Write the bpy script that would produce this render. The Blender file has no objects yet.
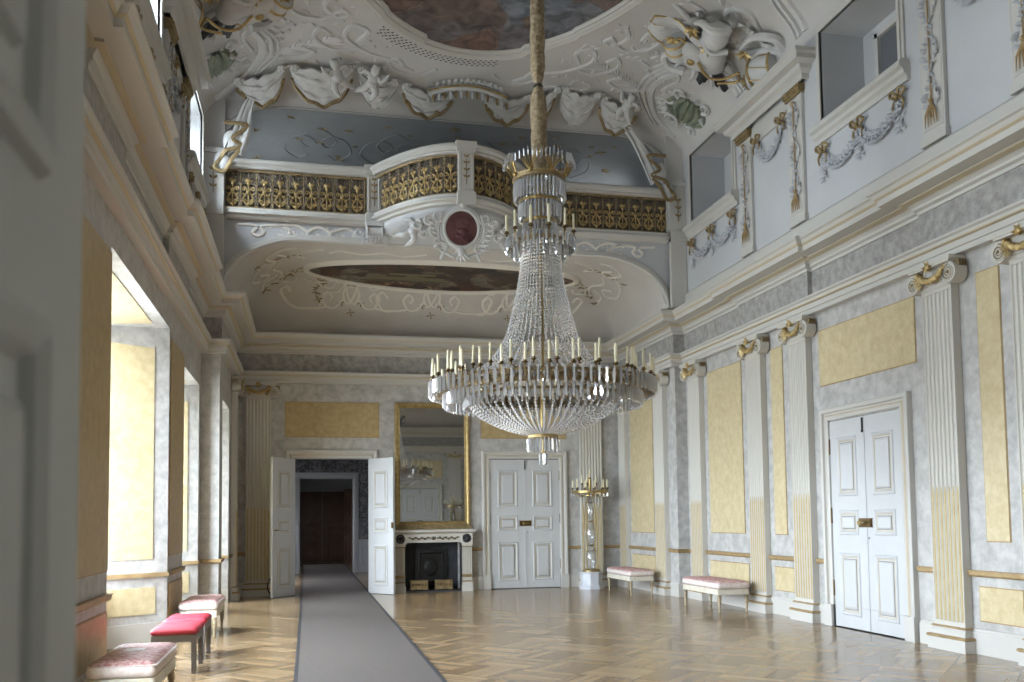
import bpy, math, random
from mathutils import Vector, Matrix
random.seed(11)
PI = math.pi
COL = bpy.context.scene.collection
sin, cos, sqrt = math.sin, math.cos, math.sqrt

# ------------------------------------------------------------------ materials
def lin(c):
    return tuple(.9*((v/255.0)/12.92 if v/255.0 <= .04045 else ((v/255.0+.055)/1.055)**2.4) for v in c) + (1.0,)

def newmat(name):
    m = bpy.data.materials.new(name); m.use_nodes = True
    nt = m.node_tree; b = nt.nodes['Principled BSDF']
    return m, nt, b

def mat(name, c, rough=.6, metal=0., c2=None, scale=3., detail=5., bump=0., bscale=40., lo=.35, hi=.65, spec=.5, dist=0.):
    m, nt, b = newmat(name)
    b.inputs['Base Color'].default_value = lin(c)
    b.inputs['Roughness'].default_value = rough
    b.inputs['Metallic'].default_value = metal
    b.inputs['Specular IOR Level'].default_value = spec
    geo = nt.nodes.new('ShaderNodeNewGeometry')
    if c2 is not None:
        n = nt.nodes.new('ShaderNodeTexNoise'); n.inputs['Scale'].default_value = scale
        n.inputs['Detail'].default_value = detail; n.inputs['Roughness'].default_value = .62
        n.inputs['Distortion'].default_value = dist
        nt.links.new(geo.outputs['Position'], n.inputs['Vector'])
        r = nt.nodes.new('ShaderNodeValToRGB')
        r.color_ramp.elements[0].position = lo; r.color_ramp.elements[0].color = lin(c)
        r.color_ramp.elements[1].position = hi; r.color_ramp.elements[1].color = lin(c2)
        nt.links.new(n.outputs['Fac'], r.inputs['Fac']); nt.links.new(r.outputs['Color'], b.inputs['Base Color'])
    if bump > 0:
        n2 = nt.nodes.new('ShaderNodeTexNoise'); n2.inputs['Scale'].default_value = bscale; n2.inputs['Detail'].default_value = 3
        nt.links.new(geo.outputs['Position'], n2.inputs['Vector'])
        bp = nt.nodes.new('ShaderNodeBump'); bp.inputs['Strength'].default_value = bump; bp.inputs['Distance'].default_value = .02
        nt.links.new(n2.outputs['Fac'], bp.inputs['Height']); nt.links.new(bp.outputs['Normal'], b.inputs['Normal'])
    return m

M = {}
M['stucco'] = mat('grey stucco marble', (175,173,170), .4, c2=(207,205,202), scale=7., detail=12, lo=.36, hi=.64, dist=.15)
M['frieze'] = mat('mottled grey frieze', (144,141,137), .5, c2=(184,182,179), scale=9, detail=12, lo=.34, hi=.66)
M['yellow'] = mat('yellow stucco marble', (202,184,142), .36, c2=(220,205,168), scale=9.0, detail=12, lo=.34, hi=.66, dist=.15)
M['yellow_shaded'] = mat('shaded yellow stucco marble', (178,155,110), .38, c2=(200,178,134), scale=9.0, detail=12, lo=.34, hi=.66, dist=.15)  # darker copy of the yellow marble: wall shade put into the colour
M['white'] = mat('white painted trim', (207,204,198), .45)
M['white_stone'] = mat('off white stone', (210,206,197), .5)
M['upper'] = mat('pale blue grey plaster', (198,199,202), .7, c2=(204,205,207), scale=1.2, bump=.1)
M['ceil'] = mat('pale grey ceiling plaster', (206,203,200), .8, c2=(213,210,207), scale=1.1, bump=.12, bscale=18)
M['alcove'] = mat('warm grey vault plaster', (204,199,193), .8, c2=(212,207,201), scale=1.5, bump=.1)
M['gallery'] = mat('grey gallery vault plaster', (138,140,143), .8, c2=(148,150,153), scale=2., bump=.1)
M['relief'] = mat('white stucco relief', (213,212,211), .75, c2=(222,221,220), scale=9.)
M['greyleaf'] = mat('silver grey stucco leaves', (176,178,184), .7, c2=(200,201,206), scale=14.)
M['strap'] = mat('pale raised strapwork', (234,229,220), .7)
M['gold'] = mat('gilding', (176,150,98), .42, .6, c2=(206,182,130), scale=12., bump=.15)
M['gold_dull'] = mat('aged gilding', (138,118,84), .5, .45, c2=(174,152,112), scale=14., bump=.2)
M['gold_line'] = mat('thin gilt line', (206,192,164), .55, .0)
M['cable'] = mat('pale gilt cable moulding', (196,172,118), .45, .25, c2=(210,190,142), scale=8.)
M['rail'] = mat('brown gilt chair rail', (164,138,98), .45, .25, c2=(186,160,118), scale=7.)
M['iron'] = mat('dark wrought iron', (104,95,84), .6, .3, c2=(130,118,102), scale=16.)
M['brass'] = mat('brass', (166,142,92), .34, .8)
M['brass_dark'] = mat('darkened brass', (104,84,52), .38, .8)
M['black'] = mat('black iron', (28,27,26), .5)
M['grey_dark'] = mat('mottled dark grey', (62,62,66), .8, c2=(78,78,82), scale=4.)  # plain dark grey, slightly mottled
M['dark_line'] = mat('dark joint', (58,56,54), .8)
M['door'] = mat('white painted door', (203,204,205), .4, c2=(208,209,210), scale=2.5)
M['door_lifted'] = mat('lightened white door paint', (226,230,229), .5, c2=(230,234,233), scale=2.5)  # same white paint as the doors, lightened in place of light
M['brown_wood'] = mat('dark brown door wood', (78,56,44), .5, c2=(98,72,56), scale=5.)
M['carpet'] = mat('grey carpet', (80,72,68), .95, c2=(104,95,90), scale=60., detail=4, bump=.25, bscale=220)
M['carpet_edge'] = mat('black carpet binding', (46,44,46), .9)
M['benchleg'] = mat('worn gilt bench leg', (150,130,98), .5, .15, c2=(196,184,160), scale=20.)
M['damask'] = mat('faded pink damask', (190,128,128), .6, c2=(222,190,184), scale=26., detail=3, lo=.42, hi=.58, bump=.1)
M['damask_pale'] = mat('lit pale damask', (224,206,200), .6, c2=(238,228,222), scale=22., detail=3)  # pale damask: window light on the seat sides put into the colour
M['red'] = mat('red upholstery', (178,46,62), .5, c2=(188,56,72), scale=30., bump=.05)
M['greywood'] = mat('dark grey painted wood', (122,118,116), .5)
M['benchwood'] = mat('white and gilt bench wood', (222,216,202), .45, c2=(206,190,156), scale=9., lo=.5, hi=.75)
M['candle'] = mat('ivory candle', (240,232,200), .5)
M['groove'] = mat('grey brown groove', (136,126,112), .7)
M['rope'] = mat('worn gilt fabric sleeve', (122,100,70), .6, .2, c2=(176,158,128), scale=22., detail=6, bump=.6, bscale=34)
M['porphyry'] = mat('porphyry red relief', (84,50,50), .5, c2=(108,68,66), scale=12., bump=.4, bscale=16)
M['shell'] = mat('grey green shell', (112,122,106), .6, c2=(146,150,130), scale=9.)
M['paper'] = mat('dark floral wallpaper', (60,60,64), .8, c2=(104,104,108), scale=9., detail=3, lo=.46, hi=.54, dist=1.2)
M['dimwall'] = mat('dim grey panelling', (150,152,156), .7)
M['pedestal'] = mat('white marble', (224,226,232), .35, c2=(206,210,220), scale=5.)
M['glass_dark'] = mat('grey reflecting pane', (112,114,118), .12, spec=.6)

def glassmix(name, tint, t, d, rough=.04):
    m, nt, b = newmat(name)
    out = [n for n in nt.nodes if n.type == 'OUTPUT_MATERIAL'][0]
    tr = nt.nodes.new('ShaderNodeBsdfTransparent'); tr.inputs['Color'].default_value = lin(tint)
    gl = nt.nodes.new('ShaderNodeBsdfGlossy'); gl.inputs['Roughness'].default_value = rough
    gl.inputs['Color'].default_value = (1,1,1,1)
    b.inputs['Base Color'].default_value = lin(tint); b.inputs['Roughness'].default_value = .2
    m1 = nt.nodes.new('ShaderNodeMixShader'); m1.inputs['Fac'].default_value = d
    nt.links.new(gl.outputs[0], m1.inputs[1]); nt.links.new(b.outputs[0], m1.inputs[2])
    m2 = nt.nodes.new('ShaderNodeMixShader'); m2.inputs['Fac'].default_value = t
    nt.links.new(m1.outputs[0], m2.inputs[1]); nt.links.new(tr.outputs[0], m2.inputs[2])
    nt.links.new(m2.outputs[0], out.inputs['Surface'])
    return m
M['pane'] = glassmix('window glass', (244,248,250), .94, .0, .02)
M['stemglass'] = glassmix('clear stem glass', (236,238,240), .72, .6, .12)
M['crystal'] = glassmix('cut crystal', (240,240,243), .28, .44, .06)
M['bead'] = glassmix('crystal bead', (236,235,236), .12, .5, .07)

def mirrormat():
    m, nt, b = newmat('old mirror glass')
    b.inputs['Base Color'].default_value = lin((196,196,194)); b.inputs['Metallic'].default_value = 1.; b.inputs['Roughness'].default_value = .02
    return m
M['mirror'] = mirrormat()

def painting(name, stops, scale, seedoff, steps=None):
    """Generic painterly crowd: noise-warped cells give draped, figure-like patches, a second noise models light and dark."""
    m, nt, b = newmat(name); b.inputs['Roughness'].default_value = .5; L = nt.links.new
    geo = nt.nodes.new('ShaderNodeNewGeometry')
    mp = nt.nodes.new('ShaderNodeMapping'); mp.inputs['Location'].default_value = seedoff; L(geo.outputs['Position'], mp.inputs['Vector'])
    wn = nt.nodes.new('ShaderNodeTexNoise'); wn.inputs['Scale'].default_value = scale*1.1; wn.inputs['Detail'].default_value = 4; L(mp.outputs[0], wn.inputs['Vector'])
    va = nt.nodes.new('ShaderNodeVectorMath'); va.operation = 'MULTIPLY_ADD'; L(wn.outputs['Color'], va.inputs[0]); va.inputs[1].default_value = (.9/scale,)*3; L(mp.outputs[0], va.inputs[2])
    vo = nt.nodes.new('ShaderNodeTexVoronoi'); vo.inputs['Scale'].default_value = scale; L(va.outputs[0], vo.inputs['Vector'])
    sp = nt.nodes.new('ShaderNodeSeparateColor'); L(vo.outputs['Color'], sp.inputs[0])
    r = nt.nodes.new('ShaderNodeValToRGB'); r.color_ramp.interpolation = 'LINEAR'; el = r.color_ramp.elements
    el[0].position, el[0].color = stops[0][0], lin(stops[0][1]); el[1].position, el[1].color = stops[-1][0], lin(stops[-1][1])
    for p, c in stops[1:-1]:
        e = el.new(p); e.color = lin(c)
    vo.feature = 'SMOOTH_F1'; vo.inputs['Smoothness'].default_value = .25; L(sp.outputs[0], r.inputs['Fac'])
    n2 = nt.nodes.new('ShaderNodeTexNoise'); n2.inputs['Scale'].default_value = scale*2.6; n2.inputs['Detail'].default_value = 6; n2.inputs['Distortion'].default_value = 1.2; L(mp.outputs[0], n2.inputs['Vector'])
    mr = nt.nodes.new('ShaderNodeMapRange'); mr.inputs['From Min'].default_value = .3; mr.inputs['From Max'].default_value = .7; mr.inputs['To Min'].default_value = .3; mr.inputs['To Max'].default_value = 1.25; L(n2.outputs['Fac'], mr.inputs['Value'])
    mx = nt.nodes.new('ShaderNodeMix'); mx.data_type = 'RGBA'; mx.blend_type = 'MULTIPLY'; mx.inputs['Factor'].default_value = 1.
    L(r.outputs['Color'], mx.inputs['A']); L(mr.outputs[0], mx.inputs['B']); out = mx.outputs['Result']
    if steps:      # pale painted steps in the middle of the scene: boxes in x, y
        sx = nt.nodes.new('ShaderNodeSeparateXYZ'); L(geo.outputs['Position'], sx.inputs[0])
        for x0, x1, y0, y1, c in steps:
            f = None
            for k, o, v in ((0,'GREATER_THAN',x0),(0,'LESS_THAN',x1),(1,'GREATER_THAN',y0),(1,'LESS_THAN',y1)):
                q = nt.nodes.new('ShaderNodeMath'); q.operation = o; L(sx.outputs[k], q.inputs[0]); q.inputs[1].default_value = v
                if f is None: f = q.outputs[0]
                else:
                    z = nt.nodes.new('ShaderNodeMath'); z.operation = 'MULTIPLY'; L(f, z.inputs[0]); L(q.outputs[0], z.inputs[1]); f = z.outputs[0]
            m2 = nt.nodes.new('ShaderNodeMix'); m2.data_type = 'RGBA'; L(f, m2.inputs['Factor']); L(out, m2.inputs['A']); m2.inputs['B'].default_value = lin(c); out = m2.outputs['Result']
    L(out, b.inputs['Base Color']); return m
M['fresco'] = painting('ceiling fresco', [(0,(108,88,82)),(.25,(132,106,94)),(.45,(96,80,76)),(.6,(150,124,106)),(.72,(112,98,94)),(.84,(128,134,144)),(1,(112,92,86))], 1.15, (3.1,0,1.7))
M['oval'] = painting('oval oil painting', [(0,(52,44,38)),(.25,(70,58,46)),(.45,(112,72,58)),(.58,(60,60,54)),(.7,(176,138,110)),(.8,(88,70,62)),(.9,(128,120,104))], 2.6, (0,7.3,2),
    [(1.25,2.75,18.30,18.50,(118,112,84)),(1.6,2.55,18.06,18.18,(132,122,88)),(1.05,2.75,18.52,18.60,(84,78,62))])

def parquet():
    m, nt, b = newmat('oak parquet'); L = nt.links.new
    def math_(op, a, bb=None, c=None):
        n = nt.nodes.new('ShaderNodeMath'); n.operation = op
        for i, v in enumerate((a, bb, c)):
            if v is None: continue
            if isinstance(v, (int, float)): n.inputs[i].default_value = v
            else: L(v, n.inputs[i])
        return n.outputs[0]
    geo = nt.nodes.new('ShaderNodeNewGeometry'); sp = nt.nodes.new('ShaderNodeSeparateXYZ'); L(geo.outputs['Position'], sp.inputs[0])
    x, y = sp.outputs[0], sp.outputs[1]
    S = 1/.62
    u = math_('MULTIPLY', math_('ADD', x, y), .7071*S); v = math_('MULTIPLY', math_('SUBTRACT', y, x), .7071*S)
    fu, fv = math_('FLOOR', u), math_('FLOOR', v)
    par = math_('MODULO', math_('ABSOLUTE', math_('ADD', fu, fv)), 2.)
    a, c = math_('FRACT', u), math_('FRACT', v)
    def sel(p, q):   # par ? p : q
        return math_('ADD', math_('MULTIPLY', par, p), math_('MULTIPLY', math_('SUBTRACT', 1., par), q))
    across = sel(a, c); along = sel(c, a)
    N = 6.
    pid = math_('FLOOR', math_('MULTIPLY', across, N)); pf = math_('FRACT', math_('MULTIPLY', across, N))
    key = nt.nodes.new('ShaderNodeCombineXYZ')
    L(math_('ADD', fu, math_('MULTIPLY', pid, .131)), key.inputs[0]); L(fv, key.inputs[1]); L(par, key.inputs[2])
    wn = nt.nodes.new('ShaderNodeTexWhiteNoise'); L(key.outputs[0], wn.inputs['Vector'])
    g = nt.nodes.new('ShaderNodeTexNoise'); g.inputs['Scale'].default_value = 1.; g.inputs['Detail'].default_value = 5
    gk = nt.nodes.new('ShaderNodeCombineXYZ'); L(math_('MULTIPLY', across, 60.), gk.inputs[0]); L(math_('MULTIPLY', along, 3.), gk.inputs[1]); L(wn.outputs['Value'], gk.inputs[2])
    L(gk.outputs[0], g.inputs['Vector'])
    tone = math_('ADD', math_('MULTIPLY', wn.outputs['Value'], .5), math_('ADD', math_('MULTIPLY', g.outputs['Fac'], .35), math_('MULTIPLY', par, .12)))
    r = nt.nodes.new('ShaderNodeValToRGB'); e = r.color_ramp.elements
    e[0].position, e[0].color = .12, lin((132,106,78)); e[1].position, e[1].color = .92, lin((192,166,130))
    L(tone, r.inputs['Fac'])
    edge = math_('MINIMUM', math_('MINIMUM', pf, math_('SUBTRACT', 1., pf)), math_('MULTIPLY', math_('MINIMUM', along, math_('SUBTRACT', 1., along)), 3.))
    gap = math_('LESS_THAN', edge, .045)
    mx = nt.nodes.new('ShaderNodeMix'); mx.data_type = 'RGBA'; L(gap, mx.inputs['Factor']); L(r.outputs['Color'], mx.inputs['A']); mx.inputs['B'].default_value = lin((78,56,38))
    L(mx.outputs['Result'], b.inputs['Base Color'])
    # laid boards tip a little against each other, so each one mirrors slightly differently
    hx = nt.nodes.new('ShaderNodeBump'); hx.inputs['Strength'].default_value = .05; hx.inputs['Distance'].default_value = .01
    L(math_('ADD', math_('MULTIPLY', wn.outputs['Value'], pf), math_('MULTIPLY', g.outputs['Fac'], .3)), hx.inputs['Height']); L(hx.outputs['Normal'], b.inputs['Normal'])
    b.inputs['Roughness'].default_value = .22; b.inputs['Specular IOR Level'].default_value = .5
    b.inputs['Coat Weight'].default_value = .15; b.inputs['Coat Roughness'].default_value = .12
    return m
M['parquet'] = parquet()

# ------------------------------------------------------------------ mesh builder
class MB:
    def __init__(s, T=None): s.v = []; s.f = []; s.T = T
    def add(s, vs, fs):
        o = len(s.v)
        if s.T is not None: s.v += [tuple(s.T @ Vector(p)) for p in vs]
        else: s.v += [tuple(p) for p in vs]
        s.f += [tuple(i+o for i in f) for f in fs]; return s
    def box(s, x0, y0, z0, x1, y1, z1):
        return s.add([(x0,y0,z0),(x1,y0,z0),(x1,y1,z0),(x0,y1,z0),(x0,y0,z1),(x1,y0,z1),(x1,y1,z1),(x0,y1,z1)],
              [(3,2,1,0),(4,5,6,7),(0,1,5,4),(1,2,6,5),(2,3,7,6),(3,0,4,7)])
    def quad(s, a, b, c, d): return s.add([a,b,c,d], [(0,1,2,3)])
    def sweep(s, pts, rings, closed=False, caps=True):
        """rings: one list of points per path station"""
        n = len(rings[0]); vs = [p for r in rings for p in r]; k = len(rings); fs = []
        for i in range(k if closed else k-1):
            j = (i+1) % k
            for a in range(n):
                b = (a+1) % n
                fs.append((i*n+a, i*n+b, j*n+b, j*n+a))
        if caps and not closed: fs += [tuple(range(n-1,-1,-1)), tuple(range((k-1)*n, k*n))]
        return s.add(vs, fs)
    def tube(s, pts, r, n=6, closed=False, flat=1., up=None):
        pts = [Vector(p) for p in pts]; k = len(pts); rings = []
        rr = r if isinstance(r, (list, tuple)) else [r]*k
        prev = None
        for i, p in enumerate(pts):
            a = pts[(i-1) % k] if (closed or i) else p; b = pts[(i+1) % k] if (closed or i < k-1) else p
            t = (b-a); t = t.normalized() if t.length > 1e-9 else Vector((0,0,1))
            if up is not None: u = Vector(up)
            elif prev is not None: u = prev
            else: u = Vector((0,0,1)) if abs(t.z) < .9 else Vector((1,0,0))
            e1 = (u - t*u.dot(t)); e1 = e1.normalized() if e1.length > 1e-6 else t.orthogonal().normalized()
            e2 = t.cross(e1); prev = e1
            rings.append([p + e1*(cos(2*PI*q/n)*rr[i]*flat) + e2*(sin(2*PI*q/n)*rr[i]) for q in range(n)])
        return s.sweep(None, rings, closed)
    def lathe(s, prof, n=16, c=(0,0,0), axis='z', caps=True):
        vs = []; fs = []
        for r, h in prof:
            for q in range(n):
                a = 2*PI*q/n; x, y = r*cos(a), r*sin(a)
                if axis == 'z': p = (c[0]+x, c[1]+y, c[2]+h)
                elif axis == 'y': p = (c[0]+x, c[1]+h, c[2]+y)
                else: p = (c[0]+h, c[1]+x, c[2]+y)
                vs.append(p)
        k = len(prof)
        for i in range(k-1):
            for q in range(n):
                w = (q+1) % n; fs.append((i*n+q, i*n+w, (i+1)*n+w, (i+1)*n+q))
        if caps: fs += [tuple(range(n-1,-1,-1)), tuple(range((k-1)*n, k*n))]
        return s.add(vs, fs)
    def ball(s, c, rx, ry=None, rz=None, n=10, m=6, R=None):
        ry = rx if ry is None else ry; rz = rx if rz is None else rz
        vs = []; fs = []; c = Vector(c)
        def P(x, y, z):
            p = Vector((x*rx, y*ry, z*rz))
            return c + (R @ p if R is not None else p)
        vs.append(P(0,0,-1))
        for i in range(1, m):
            t = -PI/2 + PI*i/m
            for q in range(n):
                a = 2*PI*q/n; vs.append(P(cos(t)*cos(a), cos(t)*sin(a), sin(t)))
        vs.append(P(0,0,1)); top = len(vs)-1
        for q in range(n): fs.append((0, 1+(q+1)%n, 1+q)); fs.append((top, top-n+q, top-n+(q+1)%n))
        for i in range(m-2):
            for q in range(n):
                a = 1+i*n; w = (q+1) % n; fs.append((a+q, a+w, a+n+w, a+n+q))
        return s.add(vs, fs)
    def octa(s, c, rx, ry, rz, R=None):
        c = Vector(c); vs = []
        for d in ((rx,0,0),(-rx,0,0),(0,ry,0),(0,-ry,0),(0,0,rz),(0,0,-rz)):
            p = Vector(d); vs.append(c + (R @ p if R is not None else p))
        return s.add(vs, [(0,2,4),(2,1,4),(1,3,4),(3,0,4),(2,0,5),(1,2,5),(3,1,5),(0,3,5)])
    def leaf(s, p, d, L, w, nrm, t=.18):
        """a folded leaf: pointed lozenge with a raised rib"""
        p = Vector(p); d = Vector(d).normalized(); nrm = Vector(nrm).normalized(); q = d.cross(nrm).normalized()
        a = p; b = p + d*L; m = p + d*L*.45
        return s.add([a, m+q*w*.5, b+nrm*w*.25, m-q*w*.5, m+nrm*w*t*2.2, m-nrm*w*.1], [(0,1,4),(1,2,4),(2,3,4),(3,0,4),(1,0,5),(2,1,5),(3,2,5),(0,3,5)])
    def grid(s, fn, nu, nv, th=0., nrm=None):
        vs = [Vector(fn(i/nu, j/nv)) for i in range(nu+1) for j in range(nv+1)]; w = nv+1
        fs = [(i*w+j, (i+1)*w+j, (i+1)*w+j+1, i*w+j+1) for i in range(nu) for j in range(nv)]
        if th:
            n0 = len(vs); d = Vector(nrm)*th; vs += [p + d for p in vs]
            fs += [tuple(n0+q for q in reversed(f)) for f in list(fs)]
            rim = [i*w for i in range(nu+1)] + [nu*w+j for j in range(1,nv+1)] + [i*w+nv for i in range(nu-1,-1,-1)] + [j for j in range(nv-1,0,-1)]
            for a in range(len(rim)):
                b = rim[(a+1) % len(rim)]; fs.append((rim[a], b, n0+b, n0+rim[a]))
        return s.add(vs, fs)
    def rr(s, w, d, r, prof, c=(0,0), k=4):
        """rounded-rectangle lathe: prof is [(inset, z)]"""
        vs = []; fs = []; n = 4*(k+1)
        for ins, z in prof:
            hw, hd = w/2-ins, d/2-ins; q = max(min(r-ins*.5, hw, hd), .0005)
            for ci, (sx, sy, a0) in enumerate(((1,1,0),(-1,1,PI/2),(-1,-1,PI),(1,-1,1.5*PI))):
                for j in range(k+1):
                    a = a0 + PI/2*j/k
                    vs.append((c[0]+sx*(hw-q)+q*cos(a), c[1]+sy*(hd-q)+q*sin(a), z))
        for i in range(len(prof)-1):
            for q in range(n):
                b = (q+1) % n; fs.append((i*n+q, i*n+b, (i+1)*n+b, (i+1)*n+q))
        fs += [tuple(range(n-1,-1,-1)), tuple(range((len(prof)-1)*n, len(prof)*n))]
        return s.add(vs, fs)
    def frame(s, x0, z0, x1, z1, prof, y=0., sgn=-1):
        """mitred rectangular moulding in the local XZ plane; prof = [(inset, proud)]"""
        n = len(prof); vs = []; fs = []
        for cx, cz, ix, iz in ((x0,z0,1,1),(x1,z0,-1,1),(x1,z1,-1,-1),(x0,z1,1,-1)):
            for a, p in prof: vs.append((cx+ix*a, y+sgn*p, cz+iz*a))
        for i in range(4):
            j = (i+1) % 4
            for a in range(n-1): fs.append((i*n+a, j*n+a, j*n+a+1, i*n+a+1))
        return s.add(vs, fs)
    def plan(s, path, prof, closed=False):
        """sweep [(offset to the right of travel, z)] along a plan polyline with mitres"""
        k = len(path); n = len(prof); vs = []; fs = []
        P = [Vector((p[0], p[1])) for p in path]
        for i in range(k):
            d0 = (P[i]-P[i-1]).normalized() if (closed or i) else None
            d1 = (P[(i+1) % k]-P[i]).normalized() if (closed or i < k-1) else None
            if d0 is None: d0 = d1
            if d1 is None: d1 = d0
            n0 = Vector((d0.y, -d0.x)); n1 = Vector((d1.y, -d1.x)); mt = n0+n1
            mt = mt / max(mt.length_squared/2, .15) if mt.length > 1e-6 else n0
            for o, z in prof: vs.append((P[i].x+mt.x*o, P[i].y+mt.y*o, z))
        for i in range(k if closed else k-1):
            j = (i+1) % k
            for a in range(n-1): fs.append((i*n+a, j*n+a, j*n+a+1, i*n+a+1))
        return s.add(vs, fs)

def wpos(o):
    p = Vector((0,0,0))
    while o is not None: p += o.location; o = o.parent
    return p

def put(mb, name, m, parent=None, world=False, angle=35, label=None, kind=None, cat=None, group=None):
    me = bpy.data.meshes.new(name)
    vs = mb.v
    if world and parent is not None:
        w = wpos(parent); vs = [(a-w.x, b-w.y, c-w.z) for a, b, c in vs]
    me.from_pydata([tuple(v) for v in vs], [], mb.f); me.update()
    if angle:
        me.polygons.foreach_set('use_smooth', [True]*len(me.polygons)); me.set_sharp_from_angle(angle=math.radians(angle))
    me.materials.append(M[m] if isinstance(m, str) else m)
    o = bpy.data.objects.new(name, me); COL.objects.link(o)
    if parent is not None: o.parent = parent
    tag(o, label, cat, group, kind); return o

def tag(o, label=None, cat=None, group=None, kind=None):
    if label: o['label'] = label
    if cat: o['category'] = cat
    if group: o['group'] = group
    if kind: o['kind'] = kind
    return o

def thing(name, label, cat, loc=(0,0,0), rz=0., group=None, kind=None):
    o = bpy.data.objects.new(name, None); COL.objects.link(o); o.empty_display_size = .1
    o.location = loc; o.rotation_euler = (0,0,rz)
    return tag(o, label, cat, group, kind)

def dup(r, loc=None, rz=None, label=None, group=None, scale=None):
    c = r.copy(); COL.objects.link(c)
    if loc is not None: c.location = loc
    if rz is not None: c.rotation_euler = (0,0,rz)
    if scale is not None: c.scale = scale
    if label: c['label'] = label
    if group: c['group'] = group
    def rec(a, b):
        for ch in [q for q in a.children]:
            d = ch.copy(); COL.objects.link(d); d.parent = b; rec(ch, d)
    rec(r, c); return c

def bez(pts, n=8):
    """Catmull-Rom through points"""
    P = [Vector(p) for p in pts]; P = [P[0]*2-P[1]] + P + [P[-1]*2-P[-2]]; out = []
    for i in range(1, len(P)-2):
        for k in range(n):
            t = k/n; a, b, c, d = P[i-1:i+3]
            out.append(.5*((2*b)+(c-a)*t+(2*a-5*b+4*c-d)*t*t+(3*b-a-3*c+d)*t**3))
    out.append(P[-2]); return out

def spiral(cx, cy, r0, r1, a0, turns, n=18):
    return [(cx+(r0+(r1-r0)*i/n)*cos(a0+turns*2*PI*i/n), cy+(r0+(r1-r0)*i/n)*sin(a0+turns*2*PI*i/n)) for i in range(n+1)]
# ------------------------------------------------------------------ the room (metres; x across, y into the room, z up)
XL, XR, Y0, Y1, YB, XLF, XRF = -1.78, 7.19, .3, 16.3, 19.66, -1.47, 6.96
ZU = 5.5                                        # top of the main cornice
def struct(mb, name, m, parent=None, label=None, cat=None, world=True, angle=35):
    return put(mb, name, m, parent, world=world, angle=angle, label=label, cat=cat, kind=None if parent is not None else 'structure')

def holed(fn, u0, u1, z0, z1, holes):
    us = sorted({u0, u1, *[h[0] for h in holes], *[h[1] for h in holes]}); zs = sorted({z0, z1, *[h[2] for h in holes], *[h[3] for h in holes]})
    us = [u for u in us if u0 <= u <= u1]; zs = [z for z in zs if z0 <= z <= z1]; mb = MB()
    for a, b in zip(us, us[1:]):
        for c, d in zip(zs, zs[1:]):
            if any(h[0] <= (a+b)/2 <= h[1] and h[2] <= (c+d)/2 <= h[3] for h in holes): continue
            mb.quad(fn(a,c), fn(b,c), fn(b,d), fn(a,d))
    return mb

LOW = [(4.2,7.0,4.1), (8.95,12.65,4.12), (14.1,16.05,3.86)]          # near left wall windows: y0, y1, head
UPC = [6.0, 10.5, 15.02]                                          # centres of the clerestory windows
UPW, UZ0, UZ1 = .87, 7.1, 8.45
upholes = [(c-UPW, c+UPW, UZ0, UZ1) for c in UPC]
wl = struct(holed(lambda u,z: (XL,u,z), Y0, Y1, 0, ZU, [(a,b,0,h) for a,b,h in LOW]), 'wall_left', 'stucco', label='grey stucco wall with the tall deep windows', cat='wall')
wlf = struct(holed(lambda u,z: (XLF,u,z), Y1, YB, 0, 7.1, [(16.85,18.25,0,3.72)]).quad((XL,Y1,0),(XLF,Y1,0),(XLF,Y1,ZU),(XL,Y1,ZU)), 'wall_left_alcove', 'stucco', label='grey wall under the gallery on the window side', cat='wall')
wr = struct(holed(lambda u,z: (XR,u,z), Y0, 16.4, 0, ZU, [(9.88,11.44,0,2.85)]), 'wall_right', 'stucco', label='grey stucco wall with yellow panels and fluted pilasters', cat='wall')
wrf = struct(holed(lambda u,z: (XRF,u,z), 16.4, YB, 0, 7.1, []).quad((XRF,16.4,0),(XR,16.4,0),(XR,16.4,ZU),(XRF,16.4,ZU)), 'wall_right_alcove', 'stucco', label='grey wall under the gallery behind the far bench', cat='wall')
wb = struct(holed(lambda u,z: (u,YB,z), XLF, XRF, 0, 7.1, [(-.27,1.3,0,2.86), (3.92,5.5,0,2.86), (2.02,3.2,0,1.05)]), 'wall_back', 'stucco', label='end wall with the open doorway, mirror and closed door', cat='wall')
wf = struct(holed(lambda u,z: (u,Y0,z), XL, XR, 0, 8.6, [(-.27,1.3,0,2.86), (3.92,5.5,0,2.86)]).quad((XL,Y0,8.6),(XR,Y0,8.6),(XR,Y0,9.5),(XL,Y0,9.5)), 'wall_front', 'stucco', label='entrance wall facing the mirror', cat='wall')
wul = struct(holed(lambda u,z: (XL,u,z), Y0, 16.4, ZU, 8.6, upholes), 'wall_left_upper', 'upper', label='pale upper wall above the window side cornice', cat='wall')
wur = struct(holed(lambda u,z: (XR,u,z), Y0, 16.4, ZU, 8.6, upholes), 'wall_right_upper', 'upper', label='pale upper wall above the cornice with garlands', cat='wall')
struct(MB().box(-2.6,-4,-.12, 7.6,36,0), 'floor', 'parquet', label='polished oak parquet floor', cat='floor')

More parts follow.
